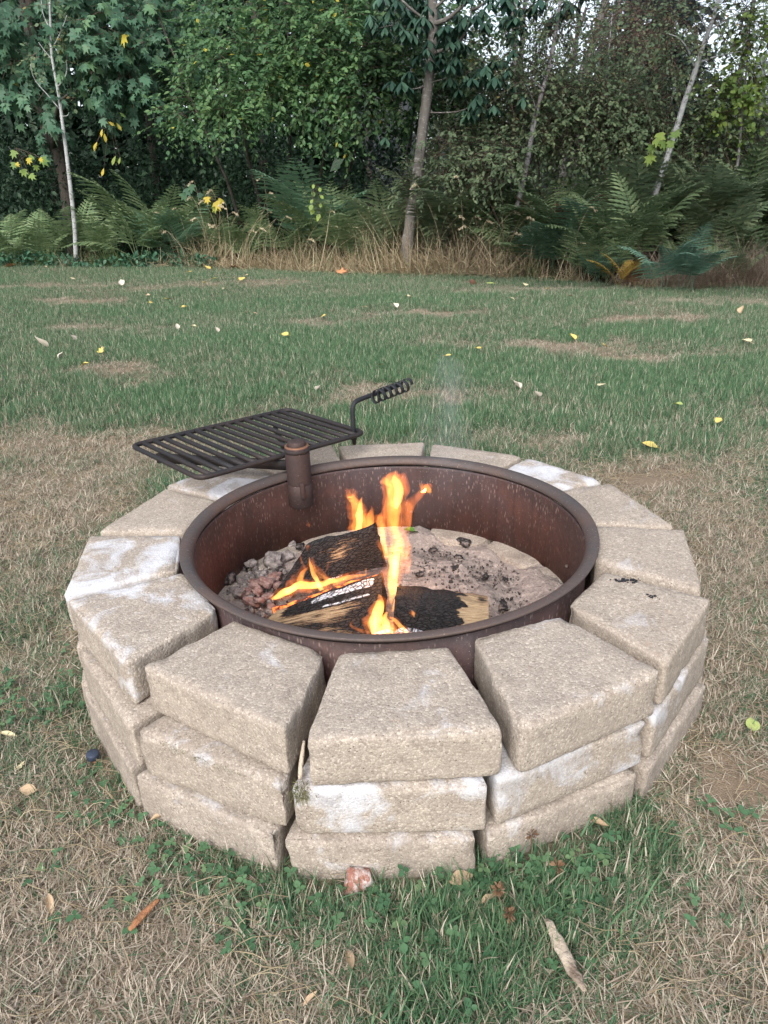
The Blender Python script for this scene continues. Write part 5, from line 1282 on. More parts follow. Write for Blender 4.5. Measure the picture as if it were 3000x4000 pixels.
def lawn_pts(y0, y1, dens):
    # a wedge of lawn wider than the picture on both sides
    hw = lambda y: np.minimum(1.1 + .62 * (y + 1.526), 9.5)
    A_ = hw(y1) * 2 * (y1 - y0); n_ = int(A_ * dens)
    x, y = g.uniform(-1, 1, n_) * hw(y1), g.uniform(y0, y1, n_)
    k = (np.abs(x) < hw(y)) & (np.hypot(x, y) > .715) & (y < y_tree(x) + .25)
    return x[k], y[k]
Z_ = [(-1.25, -.3, 4600), (-.3, .6, 2800), (.6, 1.6, 1700), (1.6, 3.2, 1300), (3.2, 5.5, 1150), (5.5, 8.5, 850), (8.5, 12.8, 600)]
xx, yy, zs = [], [], []
for y0, y1, d in Z_:
    x, y = lawn_pts(y0, y1, d); xx.append(x); yy.append(y); zs.append(np.full(len(x), max(1.0, (3000 / d)) ** .12))
xx, yy, zs = map(np.concatenate, (xx, yy, zs))
dr, ba = dryness(xx, yy), bareness(xx, yy)
k = g.uniform(size=len(xx)) > ba * .9
xx, yy, zs, dr = xx[k], yy[k], zs[k], dr[k]
n_ = len(xx)
drj = np.clip(dr + g.normal(0, .10, n_), 0, 1)
idx = np.where(drj < .42, g.choice((0, 1, 2, 5), n_, p=(.4, .3, .2, .1)), g.choice((1, 2, 3, 4), n_, p=(.15, .25, .3, .3)))
scale = zs * g.uniform(.75, 1.25, n_) * np.where(drj < .35, 1.12, .92)
scatter('grass', np.stack([xx, yy, gz(xx, yy) - .002], 1), scale, g.uniform(0, 6.28, n_), (g.normal(0, .12, n_), g.normal(0, .12, n_)), idx, GT, 'short lawn grass, green and dry straw patches mixed', 'grass', dict(dry=drj))

# clover by the wall's foot and here and there on the lawn
def clover_tmpl(name, seed):
    g = np.random.default_rng(seed); b = MB(); P, D, N, S, rn = [], [], [], [], []
    for _ in range(4):
        a_, r_, h = g.uniform(0, 6.28), g.uniform(0, .028), g.uniform(.008, .028)
        top = np.array((r_ * math.cos(a_) + g.normal(0, .008), r_ * math.sin(a_) + g.normal(0, .008), h))
        v, f = tube_geo([(0, 0, 0), top * (.5, .5, .6), top], .0008, 3, False); b.add(v, f, rnd=np.full(len(v), .5))
        a0, q = g.uniform(0, 6.28), g.uniform()
        for k in range(3):
            t_ = a0 + k * 2.094
            P.append(top); D.append((math.cos(t_), math.sin(t_), g.uniform(-.25, .2))); N.append((g.normal(0, .15), g.normal(0, .15), 1)); S.append(.0100 * g.uniform(.75, 1.25)); rn.append(q)
    v, f, a = leaves_geo(np.array(P), np.array(D), np.array(N), np.array(S), 'round', np.array(rn)); b.add(v, f, rnd=a)
    return bpy.data.objects.new(name, b.mesh(name, M['clover']))
CP = []
for px, py, rx, ry, n_ in ((900, 3330, .20, .07, 46), (1250, 3420, .14, .04, 26), (640, 3120, .06, .08, 16), (1850, 3420, .12, .05, 22), (2050, 3280, .12, .06, 22), (2250, 3120, .10, .06, 14), (100, 2750, .12, .12, 34), (430, 2950, .05, .10, 14), (1750, 3560, .16, .08, 26),
                           (2100, 3500, .12, .08, 16), (1200, 3560, .2, .08, 14), (2350, 3280, .12, .08, 10), (1000, 1960, .3, .1, 8), (1900, 3750, .2, .1, 12), (400, 3180, .1, .06, 12), (1850, 1235, .4, .1, 20), (2750, 1260, .5, .15, 30), (2500, 3300, .1, .1, 6), (950, 3500, .2, .06, 10)):
    c = at_ground(px, py)
    for _ in range(int(n_ * .62)): CP.append((c[0] + g.normal(0, rx * .6), c[1] + g.normal(0, ry * .6)))
CP = np.array(CP); CP = CP[np.hypot(CP[:, 0], CP[:, 1]) > .735]
n_ = len(CP)
scatter('clover', np.column_stack([CP, gz(CP[:, 0], CP[:, 1])]), g.uniform(.8, 1.3, n_), g.uniform(0, 6.28, n_), (g.normal(0, .1, n_), g.normal(0, .1, n_)), g.integers(0, 3, n_), [clover_tmpl('clover_' + k, i) for i, k in enumerate('abc')], 'green clover growing round the foot of the block wall', 'clover')
# dry litter strands lying on the lawn near the viewer
LT = []
for i in range(3):
    g2 = np.random.default_rng(90 + i); b = MB()
    for _ in range(7):
        P = spline(np.array([(-.03, 0, .004), (0, g2.normal(0, .008), .008 + g2.uniform(0, .008)), (.03, g2.normal(0, .01), .004)]) * (g2.uniform(.6, 1.5), 1, 1), 6)
        a_ = g2.uniform(0, 6.28); c, s = math.cos(a_), math.sin(a_)
        P = np.column_stack([P[:, 0] * c - P[:, 1] * s + g2.normal(0, .02), P[:, 0] * s + P[:, 1] * c + g2.normal(0, .02), P[:, 2]])
        v, f = tube_geo(P, .0007, 3, False, .5); b.add(v, f, rnd=np.full(len(v), g2.uniform(.3, .8)))
    LT.append(bpy.data.objects.new('litter_%d' % i, b.mesh('litter', M['straw'])))
x, y = lawn_pts(-1.25, 1.2, 90)
k = dryness(x, y) + g.normal(0, .15, len(x)) > .40
x, y = x[k], y[k]; n_ = len(x)
scatter('straw_litter', np.stack([x, y, gz(x, y) + .010], 1), g.uniform(.7, 1.3, n_), g.uniform(0, 6.28, n_), (g.normal(0, .1, n_), g.normal(0, .1, n_)), g.integers(0, 3, n_), LT, 'dry straw strands lying loose on the lawn', 'straw')

# tall grass along the thicket
def tall(name, mat, seed, n_, h, rad, lean, bend, w=.006):
    return tuft(name, mat, seed, n_, rad, h, w, lean, bend, 5)
TG = [tall('tall_a', M['straw'], 1, 15, .60, .13, (.1, 1.0), (.5, 1.7), .009), tall('tall_b', M['straw'], 2, 16, .45, .15, (.3, 1.3), (.5, 1.3), .009), tall('tall_c', M['straw'], 3, 18, .42, .18, (.9, 1.5), (.0, .5), .009), tall('tall_d', M['straw'], 4, 8, 1.0, .12, (.0, .5), (.3, 1.2), .008)]
TP, TS = [], []
for px, py, rx, ry, n_, s in ((1000, 0.27, .8, .25, 81, 0.96), (1350, 0.31, .8, .25, 101, 1.02), (1650, 0.30, .7, .25, 94, 1.14), (1850, 0.27, .7, .22, 94, 1.14), (2050, 0.19, .4, .15, 40, 0.96), (820, 0.44, .4, .3, 40, 1.14), (650, 0.16, .5, .15, 21, 0.72), (300, 0.16, .6, .15, 18, 0.72), (1560, 0.85, .3, .3, 35, 1.38),
                              (1900, 0.85, .5, .3, 45, 1.32), (1300, 0.96, .8, .3, 40, 1.08), (2250, 0.11, .4, .12, 21, 0.72), (2500, -0.05, .3, .1, 13, 0.60), (2850, 0.09, .8, .2, 35, 0.66), (1150, 0.59, .6, .3, 45, 1.08)):
    c = pd(px, py)
    for _ in range(n_): TP.append((c[0] + g.normal(0, rx * .55), c[1] + g.normal(0, ry * .5) + .12)); TS.append(s * g.uniform(.5, 1.25))
TP = np.array(TP); n_ = len(TP); TS = np.array(TS)
scatter('dry_grass', np.column_stack([TP, gz(TP[:, 0], TP[:, 1]) - .01]), TS, g.uniform(0, 6.28, n_), (g.normal(.1, .38, n_), g.normal(0, .38, n_)), g.choice(4, n_, p=(.28, .28, .34, .10)), TG, 'tangled straw-coloured tall grass along the foot of the thicket', 'tall grass')
GG = [tall('green_a', M['green_blade'], 11, 22, .60, .08, (.1, .7), (.3, 1.0), .007), tall('green_b', M['green_blade'], 12, 22, .45, .10, (.2, .9), (.3, 1.1), .007)]
TP = []
for px, py, rx, ry, n_ in ((1545, 0.97, .3, .25, 16), (1150, 0.72, .5, .2, 10), (2590, 1.83, .2, .15, 7), (2700, 1.36, .35, .15, 8), (450, 0.33, .6, .15, 12), (150, 0.25, .5, .12, 10), (850, 0.61, .3, .2, 8), (2080, 0.32, .3, .15, 6), (1950, 0.78, .3, .2, 10), (1350, 0.89, .5, .2, 10)):
    c = pd(px, py)
    for _ in range(n_): TP.append((c[0] + g.normal(0, rx * .5), c[1] + g.normal(0, ry * .5)))
TP = np.array(TP); n_ = len(TP)
scatter('green_tall_grass', np.column_stack([TP, gz(TP[:, 0], TP[:, 1]) - .01]), g.uniform(.6, 1.15, n_), g.uniform(0, 6.28, n_), (g.normal(0, .12, n_), g.normal(0, .12, n_)), g.integers(0, 2, n_), GG, 'green tall grass blades among the straw at the thicket foot', 'tall grass')
PG = [tall('pink_a', M['pinkgrass'], 21, 40, .45, .16, (.2, 1.1), (.3, 1.2), .004), tall('pink_b', M['pinkgrass'], 22, 40, .35, .18, (.4, 1.3), (.2, .9), .004)]
TP = []
for px, py, rx, ry, n_ in ((2750, 0.88, .5, .30, 34), (2900, 0.75, .45, .3, 34), (2620, 0.77, .3, .2, 16), (3050, 0.79, .5, .3, 24), (2480, 1.23, .25, .2, 6)):
    c = pd(px, max(.0, py - .62))
    for _ in range(n_): TP.append((c[0] + g.normal(0, rx * .5), c[1] + g.normal(0, ry * .5)))
TP = np.array(TP); n_ = len(TP)
scatter('pink_grass', np.column_stack([TP, gz(TP[:, 0], TP[:, 1]) - .01]), g.uniform(1.0, 1.7, n_), g.uniform(0, 6.28, n_), (g.normal(0, .25, n_), g.normal(0, .12, n_)), g.integers(0, 2, n_), PG, 'fuzzy pinkish-brown seed grass at the right end of the thicket', 'tall grass')

# ================================================================== small things lying about
def solid(name, rgb, rough=.8, var=.25, scale=60):
    t = NT(name); p = t.coord('Object'); n_ = t.noise(p, scale, 4, .7)
    c = t.mix(n_, tuple(c * (1 - var) for c in rgb), tuple(min(.8, c * (1 + var)) for c in rgb))
    return t.done(t.bsdf(c, rough, t.bump(n_, .4, .003), spec=.2))
for k, rgb in dict(lf_yellow=(.52, .40, .12), lf_cream=(.55, .48, .30), lf_tan=(.42, .31, .20), lf_orange=(.46, .22, .11), lf_green=(.30, .36, .12), lf_pale=(.50, .44, .37), lf_live=(.10, .22, .035), lf_brown=(.17, .085, .06)).items():
    M[k] = solid(k.replace('lf_', 'fallen_leaf_'), rgb, .65, .22, 45)
def leaf_mesh(name, mat, shape, curl, seed):
    g = np.random.default_rng(seed)
    if shape == 'maple':
        V0, F0 = LEAF['maple']; V = V0.copy(); V[:, 1] -= .4
        V[:, 2] += curl * 1.2 * (V[:, 0] ** 2 + V[:, 1] ** 2) + g.normal(0, .05, len(V)); F = F0
        b = MB().add(V, F)
    else:
        w = {'oval': .34, 'drop': .40, 'round': .46, 'strip': .14}[shape]
        n = 9; t = np.linspace(0, 1, n)
        prof = w * np.sin(np.pi * t ** (.75 if shape in ('drop', 'round') else 1)) ** .8; prof[-1] = 0; prof[0] = .01
        V = []
        for i in range(n):
            for sx in (-1, -.5, 0, .5, 1):
                x = sx * prof[i]; z = curl * (x / w) ** 2 * .28 + curl * .35 * (t[i] - .5) ** 2 + .02 * math.sin(9 * t[i] + seed) * abs(sx)
                V.append((x, t[i] - .5, z))
        i, j = np.meshgrid(np.arange(n - 1), np.arange(4), indexing='ij')
        F = np.stack([i * 5 + j, i * 5 + j + 1, (i + 1) * 5 + j + 1, (i + 1) * 5 + j], -1).reshape(-1, 4)
        b = MB().add(V, F)
    if shape != 'strip':
        v, f = tube_geo([(0, -.45, .0), (.03, -.65, .03), (.10, -.85, -.02)], .012, 4, False); b.add(v, f)
    return b.mesh(name, mat, True)
fallen = [  # px, py, length m, colour, shape, curl, label
    (2535, 1765, .085, 'lf_yellow', 'drop', .5, 'bright yellow leaf with a long stalk on the lawn right of the fire pit'), (2345, 1535, .060, 'lf_cream', 'round', .4, 'cream yellow round leaf on the lawn behind the right side of the pit'),
    (1485, 1452, .060, 'lf_cream', 'round', .3, 'cream yellow round leaf standing just behind the coil handle'), (2645, 1615, .060, 'lf_green', 'round', .7, 'greenish yellow curled leaf right of the cream one'), (2800, 1680, .055, 'lf_yellow', 'oval', .6, 'small dull yellow leaf near the right edge of the lawn'),
    (2015, 1535, .075, 'lf_pale', 'drop', 1.2, 'pale curled leaf standing on the lawn behind the pit'), (2095, 1575, .06, 'lf_pale', 'drop', 1.4, 'grey curled leaf beside the pale standing one'), (2235, 1340, .075, 'lf_yellow', 'drop', 1.0, 'folded yellow leaf on a dry patch of the far right lawn'),
    (2910, 1358, .085, 'lf_cream', 'round', .8, 'whitish leaf on the far lawn near the right edge'), (1840, 1217, .10, 'lf_cream', 'round', .5, 'cream leaf by the bare patch on the far lawn'), (2895, 1230, .09, 'lf_tan', 'drop', 1.0, 'tan leaf on the far lawn near the right edge'),
    (2222, 1174, .09, 'lf_cream', 'round', .5, 'small cream leaf on the far lawn left of the big low fern'), (1750, 1415, .055, 'lf_yellow', 'oval', .5, 'small yellow leaf in the green band right of the coil handle'), (1870, 1385, .05, 'lf_yellow', 'oval', .5, 'tiny yellow leaf right of the other one in the green band'),
    (1115, 1330, .075, 'lf_yellow', 'drop', .6, 'yellow leaf on the lawn above the grate'), (655, 1185, .10, 'lf_yellow', 'drop', .6, 'yellow leaf on the middle of the left lawn'), (722, 1216, .08, 'lf_yellow', 'oval', .6, 'smaller yellow leaf below the one on the left lawn'),
    (948, 1104, .12, 'lf_yellow', 'drop', .6, 'bright yellow leaf on the far lawn left of centre'), (812, 1057, .13, 'lf_yellow', 'drop', .5, 'bright yellow leaf at the far lawn edge'), (742, 1075, .11, 'lf_yellow', 'drop', .5, 'pale yellow leaf left of the bright one at the far edge'),
    (838, 1102, .09, 'lf_yellow', 'oval', .5, 'small yellow leaf between the far yellow ones'), (400, 1392, .075, 'lf_yellow', 'maple', .3, 'yellow ragged leaf on the left lawn'), (338, 1450, .070, 'lf_yellow', 'oval', .8, 'golden curled leaf on the left dry patch'),
    (290, 1343, .085, 'lf_pale', 'round', 1.0, 'pale standing leaf on the left lawn'), (245, 1413, .070, 'lf_pale', 'round', 1.1, 'smaller pale standing leaf below it on the left lawn'), (165, 1365, .16, 'lf_pale', 'drop', 1.0, 'large faded pinkish leaf on the left lawn'),
    (40, 1050, .24, 'lf_orange', 'maple', .4, 'large orange maple leaf at the far left lawn edge'), (912, 1057, .20, 'lf_orange', 'maple', .6, 'orange maple leaf at the far lawn edge left of centre'), (1338, 1077, .22, 'lf_orange', 'maple', .5, 'orange maple leaf at the far lawn edge near the centre'),
    (478, 1118, .12, 'lf_pale', 'drop', 1.0, 'grey curled leaf on the far left lawn'), (285, 1100, .11, 'lf_cream', 'oval', .2, 'thin cream leaf lying flat on the far left lawn'), (1845, 1120, .12, 'lf_brown', 'round', .9, 'dark reddish brown leaf on the far lawn right of the chestnut'),
    (1912, 1122, .12, 'lf_green', 'round', .3, 'flat yellow-green leaf beside the dark brown one'), (2050, 1128, .10, 'lf_cream', 'drop', .8, 'cream leaf on the far lawn before the bracken'), (1600, 1175, .09, 'lf_cream', 'oval', .6, 'small cream leaf on the far lawn below the chestnut'),
    (1545, 1212, .08, 'lf_pale', 'drop', 1.2, 'small pale standing leaf on the far lawn centre'), (1428, 1218, .07, 'lf_cream', 'oval', .6, 'small buff leaf on the far lawn left of the pale standing one'), (1247, 1548, .05, 'lf_pale', 'drop', 1.5, 'pinkish curled leaf behind the grate'),
    (695, 1296, .06, 'lf_pale', 'drop', 1.0, 'pinkish grey leaf on the green left lawn'), (848, 1310, .06, 'lf_pale', 'drop', 1.2, 'pale pointed leaf on the green left lawn above the grate'), (2932, 2855, .045, 'lf_green', 'drop', .5, 'pale yellow-green leaf at the right edge beside the pit'),
    (1800, 3460, .055, 'lf_tan', 'oval', .3, 'tan oval leaf lying at the foot of the wall in front'), (1905, 3545, .045, 'lf_tan', 'strip', .8, 'narrow tan curled leaf in the grass in front'), (622, 3220, .040, 'lf_tan', 'strip', .8, 'brown curled leaf by the foot of the left front block'),
    (118, 3110, .042, 'lf_tan', 'oval', .4, 'tan ragged leaf in the dry grass at lower left'), (88, 3018, .032, 'lf_cream', 'maple', .3, 'whitish torn leaf in the dry grass at left'), (205, 3560, .055, 'lf_tan', 'strip', .5, 'pale leaf strip in the dry grass at bottom left'), (40, 2890, .05, 'lf_cream', 'strip', .4, 'cream leaf strip at the left edge'),
    (1215, 3930, .035, 'lf_tan', 'strip', .5, 'small tan leaf at the bottom of the photo'), (2330, 3240, .06, 'lf_tan', 'strip', .4, 'long tan curled leaf among clover right of the wall'), (1370, 3780, .06, 'lf_tan', 'strip', .4, 'straw-coloured leaf at the bottom, left of the bleached splinter'),
    (930, 3240, .02, 'lf_orange', 'strip', .8, 'tiny orange leaf scrap near the wall foot'), (1870, 1985, .05, 'lf_pale', 'strip', .4, 'pale leaf strip')][:-1]
g = np.random.default_rng(77)
for i, (px, py, L, m, shp, curl, lab) in enumerate(fallen):
    p = at_ground(px, py); d = math.hypot(p[0], p[1] + 1.5)
    me = leaf_mesh('fallen_leaf', M[m], shp, curl, i)
    o = obj('fallen_leaf', me, None, (p[0], p[1], p[2] + (.016 if d < 2.2 else .026 if d < 3.2 else .045)), (g.normal(.25 if curl < .9 else .9, .15), g.normal(0, .25), g.uniform(0, 6.28)), L * (.75 if d < 2.2 else .85))
    tag(o, lab, 'leaf', 'fallen leaves on the lawn')
# tiny far leaves
for i, (px, py, lab) in enumerate(((880, 1078, 'tiny cream leaf just below the far yellow leaves'), (965, 1085, 'tiny tan leaf right of the orange maple leaf, far left of centre'), (800, 1115, 'tiny yellow leaf below the far yellow group'), (875, 1140, 'tiny cream leaf on bare ground below the far yellow group'),
        (580, 1165, 'tiny tan leaf left of the yellow leaf on the middle of the left lawn'), (590, 1195, 'tiny yellow leaf left of the two yellow ones on the left lawn'), (965, 1235, 'tiny cream leaf on the green lawn above the grate'), (1000, 1240, 'tiny tan leaf next to a cream one above the grate'),
        (1265, 1250, 'tiny yellow scrap on the lawn above the coil handle'), (1090, 1105, 'tiny cream leaf at the far lawn right of the bright yellow one'), (1700, 1090, 'tiny tan leaf at the far edge right of the chestnut trunk'), (2140, 1140, 'tiny yellow leaf on the far lawn before the bluish bracken'),
        (2000, 1180, 'tiny cream leaf on the far lawn below the thin grey sapling'), (2560, 1265, 'tiny tan leaf on the far right bare patch'), (2360, 1370, 'tiny yellow leaf on the dry right patch'), (760, 1290, 'tiny cream leaf in the left green lawn'), (180, 1050, 'tiny tan leaf right of the large orange maple leaf'), (1130, 1040, 'tiny yellow leaf at the foot of the dry grass'))):
    p = at_ground(px, py)
    tag(obj('fallen_leaf', leaf_mesh('fallen_leaf', M[('lf_cream', 'lf_tan', 'lf_yellow')[i % 3]], 'oval', .6, 100 + i), None, (p[0], p[1], p[2] + .035), (g.normal(.3, .2), g.normal(0, .3), g.uniform(0, 6.28)), .055), lab, 'leaf', 'tiny dry leaves on the far lawn')
p = at(1605, 2082, .085)
tag(obj('green_leaf', leaf_mesh('green_leaf', M['lf_live'], 'round', .5, 5), None, (p[0], p[1], .092), (.3, .1, 1.9), .048), 'fresh green leaf lying on the ash at the back of the ring', 'leaf')
# bits of wood and stone
def chip(name, pts, w, th, mat, label, cat, z0=.02):
    P = np.array([at_ground(*q) + (0, 0, z0) for q in pts]); P = spline(P, 12)
    prof = np.interp(np.linspace(0, 1, 12), np.linspace(0, 1, len(w)), w)
    V, F = tube_geo(P, prof, 8, True, th)
    V = V + np.repeat(np.array([[fbm(p_, 90, 2, 3)] for p_ in V]), 3, 1) * .0022
    b_ = V.mean(0)
    o = obj(name, mesh_np(name, V - b_, F, mat, False), None, b_); tag(o, label, cat); return o
chip('wood_splinter', [(2130, 3640), (2275, 3930)], (.003, .0075, .0095, .0100, .0095, .0080, .0030), .28, M['dead_wood'], 'bleached pale wood splinter lying in the grass at lower right', 'splinter', .030)
chip('bark_strip', [(520, 3680), (570, 3620), (632, 3560)], (.004, .007, .006, .003), .5, M['red_bark'], 'reddish brown bark strip in the grass at lower left', 'bark', .028)
chip('twig', [(1245, 3280), (1300, 3250)], (.002, .002), .8, M['twig'], 'thin dark twig at the wall foot', 'twig', .02) if False else None
M['stone_red'] = coal('mottled_red_white_stone', (.26, .12, .09), (.50, .46, .44), .3)
p = at_ground(1405, 3462)
tag(obj('stone', stone_mesh('stone', (.050, .040, .036), M['stone_red'], .4, 5, 3.0), None, p + (0, 0, .016), (.2, .1, .4)), 'mottled reddish and white broken stone lying before the wall', 'stone')
M['cap'] = solid('dark_blue_plastic', (.035, .045, .07), .35, .2)
p = at_ground(372, 2985)
V, F = lathe_geo([(.0005, .030), (.0115, .030), (.013, .028), (.013, .018), (.0118, .0175), (.0005, .019)], 20)
t_ = empty('peg', 'small dark blue capped peg standing in the grass left of the wall', 'peg', p)
obj('cap', mesh_np('cap', V, F[:, ::-1], M['cap'], True), t_)
V, F = tube_geo([(0, 0, -.02), (0, 0, .020)], .0035, 8); obj('shaft', mesh_np('shaft', V, F, M['red_bark'], True), t_)
for px, py, lab in ((2072, 3335, 'dried brown clover head nearest the wall at right'), (2172, 3462, 'larger dried brown clover head in the grass right of centre'), (1985, 3650, 'pale dried clover head near the bottom'), (1945, 3555, 'small dried clover head beside the tan leaf')):
    p = at_ground(px, py)
    t_ = empty('clover_head', lab, 'flower head', p)
    V, F = tube_geo([(0, 0, -.01), (.002, 0, .020), (.0, .002, .040)], .0009, 4); obj('stalk', mesh_np('stalk', V, F, M['fern_brown'], True, dict(rnd=np.full(len(V), .6))), t_)
    n_ = 46; d = norm(g.normal(size=(n_, 3)) + (0, 0, .25))
    V, F, a_ = leaves_geo(np.zeros((n_, 3)) + (0, .002, .042) + d * .003, d, g.normal(size=(n_, 3)), g.uniform(.007, .011, n_), 'long', g.uniform(0, 1, n_))
    obj('florets', mesh_np('florets', V, F, M['fern_brown'], False, {'rnd': a_}), t_)
# moss tuft and stick in the joint left of the front block
j = pol(.712, 347.2)
n_ = 420; P = np.stack([g.normal(0, .008, n_), g.normal(0, .006, n_), g.normal(0, .008, n_)], 1)
V, F, a_ = leaves_geo(P, P * 30 + g.normal(0, .4, (n_, 3)) + (0, -.5, -.5), g.normal(size=(n_, 3)), g.uniform(.005, .013, n_), 'needle', g.uniform(0, 1, n_))
tag(obj('moss', mesh_np('moss', V, F, M['moss'], False, {'rnd': a_}), None, (j[0] + .004, j[1] - .004, .178)), 'olive moss tuft hanging from the joint left of the front top block', 'moss', None, 'stuff')
j2 = pol(.66, 347.3)
V, F = tube_geo(spline([(*pol(.702, 347.3), .190), (*pol(.690, 347.3), .212), (*pol(.672, 347.4), .240)], 8), [.003, .004, .0042, .004, .004, .0035, .003, .002], 8)
tag(obj('stick', mesh_np('stick', V, F, M['dead_wood'], True)), 'pale stick wedged upright in the gap left of the front top block', 'stick')
n_ = 260; tt = g.uniform(0, 1, n_)
A_, B_ = np.array((*pol(.712, 326), .187)), np.array((*pol(.714, 341), .187))
P = A_ * (1 - tt[:, None]) + B_ * tt[:, None] + g.normal(0, .003, (n_, 3))
V, F, a_ = leaves_geo(P, g.normal(size=(n_, 3)) + (0, -.6, 0), g.normal(size=(n_, 3)), g.uniform(.004, .010, n_) * (1 - .6 * np.abs(tt - .4)), 'needle', g.uniform(0, .7, n_))
tag(obj('moss', mesh_np('moss', V, F, M['moss'], False, {'rnd': a_})), 'thin line of moss along the seam under the left front top block', 'moss', None, 'stuff')
# black tar spots and a leaf bit on block tops
M['tar'] = solid('black_tar', (.018, .018, .022), .45, .3)
for k_, (px, py, n_, sx) in enumerate(((2440, 2265, 40, .013), (2555, 2332, 14, .005))):
    b = MB(); c = at(px, py, .284)
    for _ in range(n_):
        q = stone = SV * g.uniform(.0008, .0026) * (1, 1, .4) + c + (g.normal(0, sx), g.normal(0, .006), -.0005); b.add(q, SF)
    tag(obj('tar_spot', b.mesh('tar_spot', M['tar'])), ('larger', 'smaller')[k_] + ' splash of black tar specks on the right block top', 'tar spot')

# yellow leaf sprays and leafy stems in the thicket
def spray(label, pts, y, size, mat, tm='maple', n_=1, jit=12, cat='leaf spray', name='leaf_spray'):
    P, D, N, S, a = [], [], [], [], []
    stem = MB()
    root = at_y(pts[0][0], pts[0][1], y + .12)
    t_ = plant(name, label, cat, root)
    for px, py in pts:
        for _ in range(n_):
            q = at_y(px + g.normal(0, jit * .4), py + g.normal(0, jit * .4), y + g.normal(0, .04))
            P.append(q); D.append((g.normal(0, .5), -.3, -.8)); N.append((g.normal(0, .3), -1, .5)); S.append(size * g.uniform(.75, 1.2)); a.append(g.uniform())
            v, f = tube_geo([root + (0, .05, .05), (root + q) / 2 + (0, .03, .04), q], .003, 3, False); stem.add(v, f)
    V, F, a_ = leaves_geo(np.array(P), np.array(D), np.array(N), np.array(S), tm, np.array(a))
    obj('leaves', mesh_np('leaves', V - root, F, M[mat], False, {'rnd': a_}), t_)
    me = stem.mesh('stems', M['twig']); me.transform(Matrix.Translation(-Vector(root))); obj('stems', me, t_)
yt = lambda px, off: pd(px, off)[1]
spray('yellow and green maple seedling leaves at the far left of the thicket', [(60, 590), (120, 600), (150, 615), (135, 640), (80, 660), (120, 690), (60, 640)], yt(120, .4), .15, 'leaf_lime')
spray('three bright yellow leaves of a seedling at the far left', [(118, 612), (152, 620), (62, 630)], yt(120, .33), .11, 'leaf_yellow')
spray('drooping bright yellow leaves hanging right of the white sapling', [(425, 478), (455, 475), (402, 500), (465, 440), (410, 520), (370, 560), (385, 556), (445, 605), (460, 610), (405, 650)], yt(440, .5), .15, 'leaf_yellow', 'long')
spray('cluster of yellow maple leaves low in the seed grass', [(810, 770), (835, 795), (872, 780), (850, 790)], yt(840, .25), .15, 'leaf_yellow')
spray('green maple seedling just above the low yellow cluster', [(725, 735), (745, 730), (790, 755), (710, 750)], yt(740, .3), .14, 'leaf_maple')
spray('upright stem with small bright oval leaves below the bright shrub', [(1222, 722), (1242, 730), (1218, 748), (1245, 756), (1226, 775), (1220, 800), (1246, 790), (1226, 818), (1250, 835), (1240, 850)], yt(1230, .15), .085, 'leaf_lime', 'round', cat='plant', name='young_plant')
spray('bright lime maple leaves beside the leaning pale sapling', [(2540, 570), (2570, 520), (2590, 545), (2640, 515), (2600, 560), (2535, 600), (2620, 550), (2560, 545)], yt(2560, 1.2), .13, 'leaf_lime', 'maple', 2)
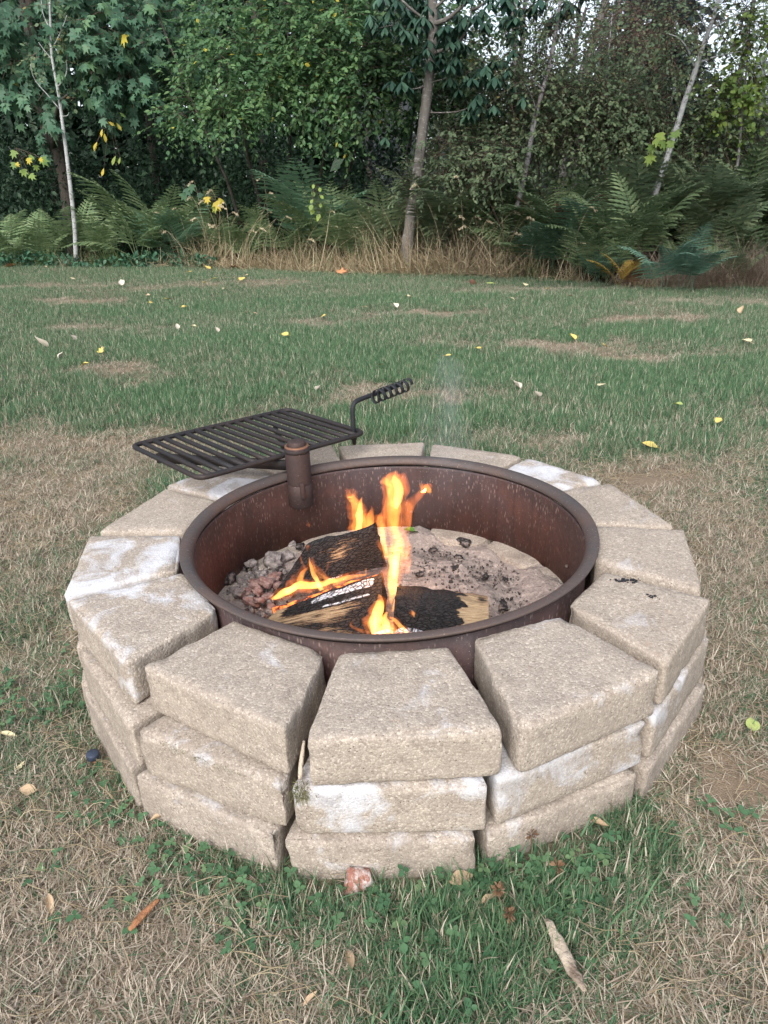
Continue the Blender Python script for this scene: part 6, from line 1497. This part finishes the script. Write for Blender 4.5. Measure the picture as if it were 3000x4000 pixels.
# seed stalks
SB = MB()
for px, h_, k in ((740, 1.05, -.2), (775, .95, -.3), (860, 1.0, .0), (905, .95, .25), (960, 1.1, .5), (1000, .9, .6), (1010, 1.25, .9), (880, .75, .4), (1080, .8, .7), (1130, .9, .9), (1180, .75, .8), (690, .8, -.4), (1060, 1.15, .7), (930, 1.2, .35), (1900, .9, .5), (1930, .8, .7), (1770, 1.1, .15), (1950, .85, -.5), (1860, .8, .9), (2210, .8, .2), (820, 1.15, .15)):
    for r_ in range(2):
        p = pd(px + g.normal(0, 60), .1 + g.uniform(0, .5)); hh = h_ * g.uniform(.6, 1.15); kk = k + g.normal(0, .35)
        top = p + (kk * hh * .5, g.normal(0, .1), hh * (1 - .12 * abs(kk)))
        P = spline([p, p + (kk * hh * .08, 0, hh * .5), top, top + (.10 * (1 if kk > 0 else -1), 0, -.02)], 12)
        v, f = tube_geo(P, np.linspace(.0030, .0014, 12), 3, False); SB.add(v, f, rnd=np.full(len(v), g.uniform(.5, .75)))
        T = P[-1] - P[-3]
        for k_ in range(16):
            tt = g.uniform(.72, 1.0) * 11; q = P[int(tt)] + (P[min(11, int(tt) + 1)] - P[int(tt)]) * (tt % 1)
            V, F, a_ = leaves_geo(q[None] + g.normal(0, .006, (1, 3)), (T / np.linalg.norm(T) * .8 + g.normal(0, .3, 3) + (0, 0, -.5))[None], np.array([(0, -1, .3)]), np.array([.030]), 'dia', np.array([g.uniform(.55, .78)])); SB.add(V, F, rnd=a_)
tag(obj('seed_grass', SB.mesh('seed_grass', M['straw'])), 'tall bleached seed grass stalks arching in front of the dark thicket', 'tall grass', None, 'stuff')

# ------------------------------------------------------------------ smoke: a thin wisp over the fire and smoke hanging in the thicket on the right
def smoke_mat(name, dens, col, noise_scale=None):
    t = NT(name)
    d = dens
    if noise_scale:
        n_ = t.noise(t.mapping(t.coord('Object'), (1, 1, .45)), noise_scale, 3, .6, .8)
        d = t.math('MULTIPLY', t.ramp(n_, [(.42, 0.0), (.72, 1.0)]), dens)
    v = t.n('VolumePrincipled', {'Color': (*col, 1)})
    t.set(v, 'Density', d)
    return t.done(None, v)
M['wisp'] = smoke_mat('blue_grey_wisp', .75, (.80, .84, .92), 9)
P = [at_y(px, py, y) for px, py, y in ((1600, 2120, .10), (1680, 1980, .16), (1745, 1880, .24), (1755, 1760, .34), (1730, 1640, .50), (1760, 1480, .70), (1720, 1380, .9))]
V, F = tube_geo(spline(P, 26), np.interp(np.linspace(0, 1, 26), (0, .15, .5, .8, 1), (.006, .045, .08, .09, .01)), 12)
V = V + .02 * np.stack([vnoise(V, 6, 2, k) for k in (1, 2, 3)], 1)
tag(obj('smoke', mesh_np('smoke', V, F, M['wisp'], True)), 'thin bluish smoke wisp drifting up from the fire over the back rim', 'smoke', None, 'stuff')
M['drift'] = smoke_mat('drifting_smoke', .06, (.98, .985, .995))
V, F = lathe_geo([(math.sin(t) * 1.0 + 1e-4, -math.cos(t)) for t in np.linspace(0, math.pi, 20)], 32)
V = V * (4.2, 5.0, 2.6) + (4.0, 9.5, 2.2)
tag(obj('smoke', mesh_np('smoke', V, F[:, ::-1], M['drift'], True)), 'pale smoke haze hanging in the thicket on the right', 'smoke', None, 'stuff')
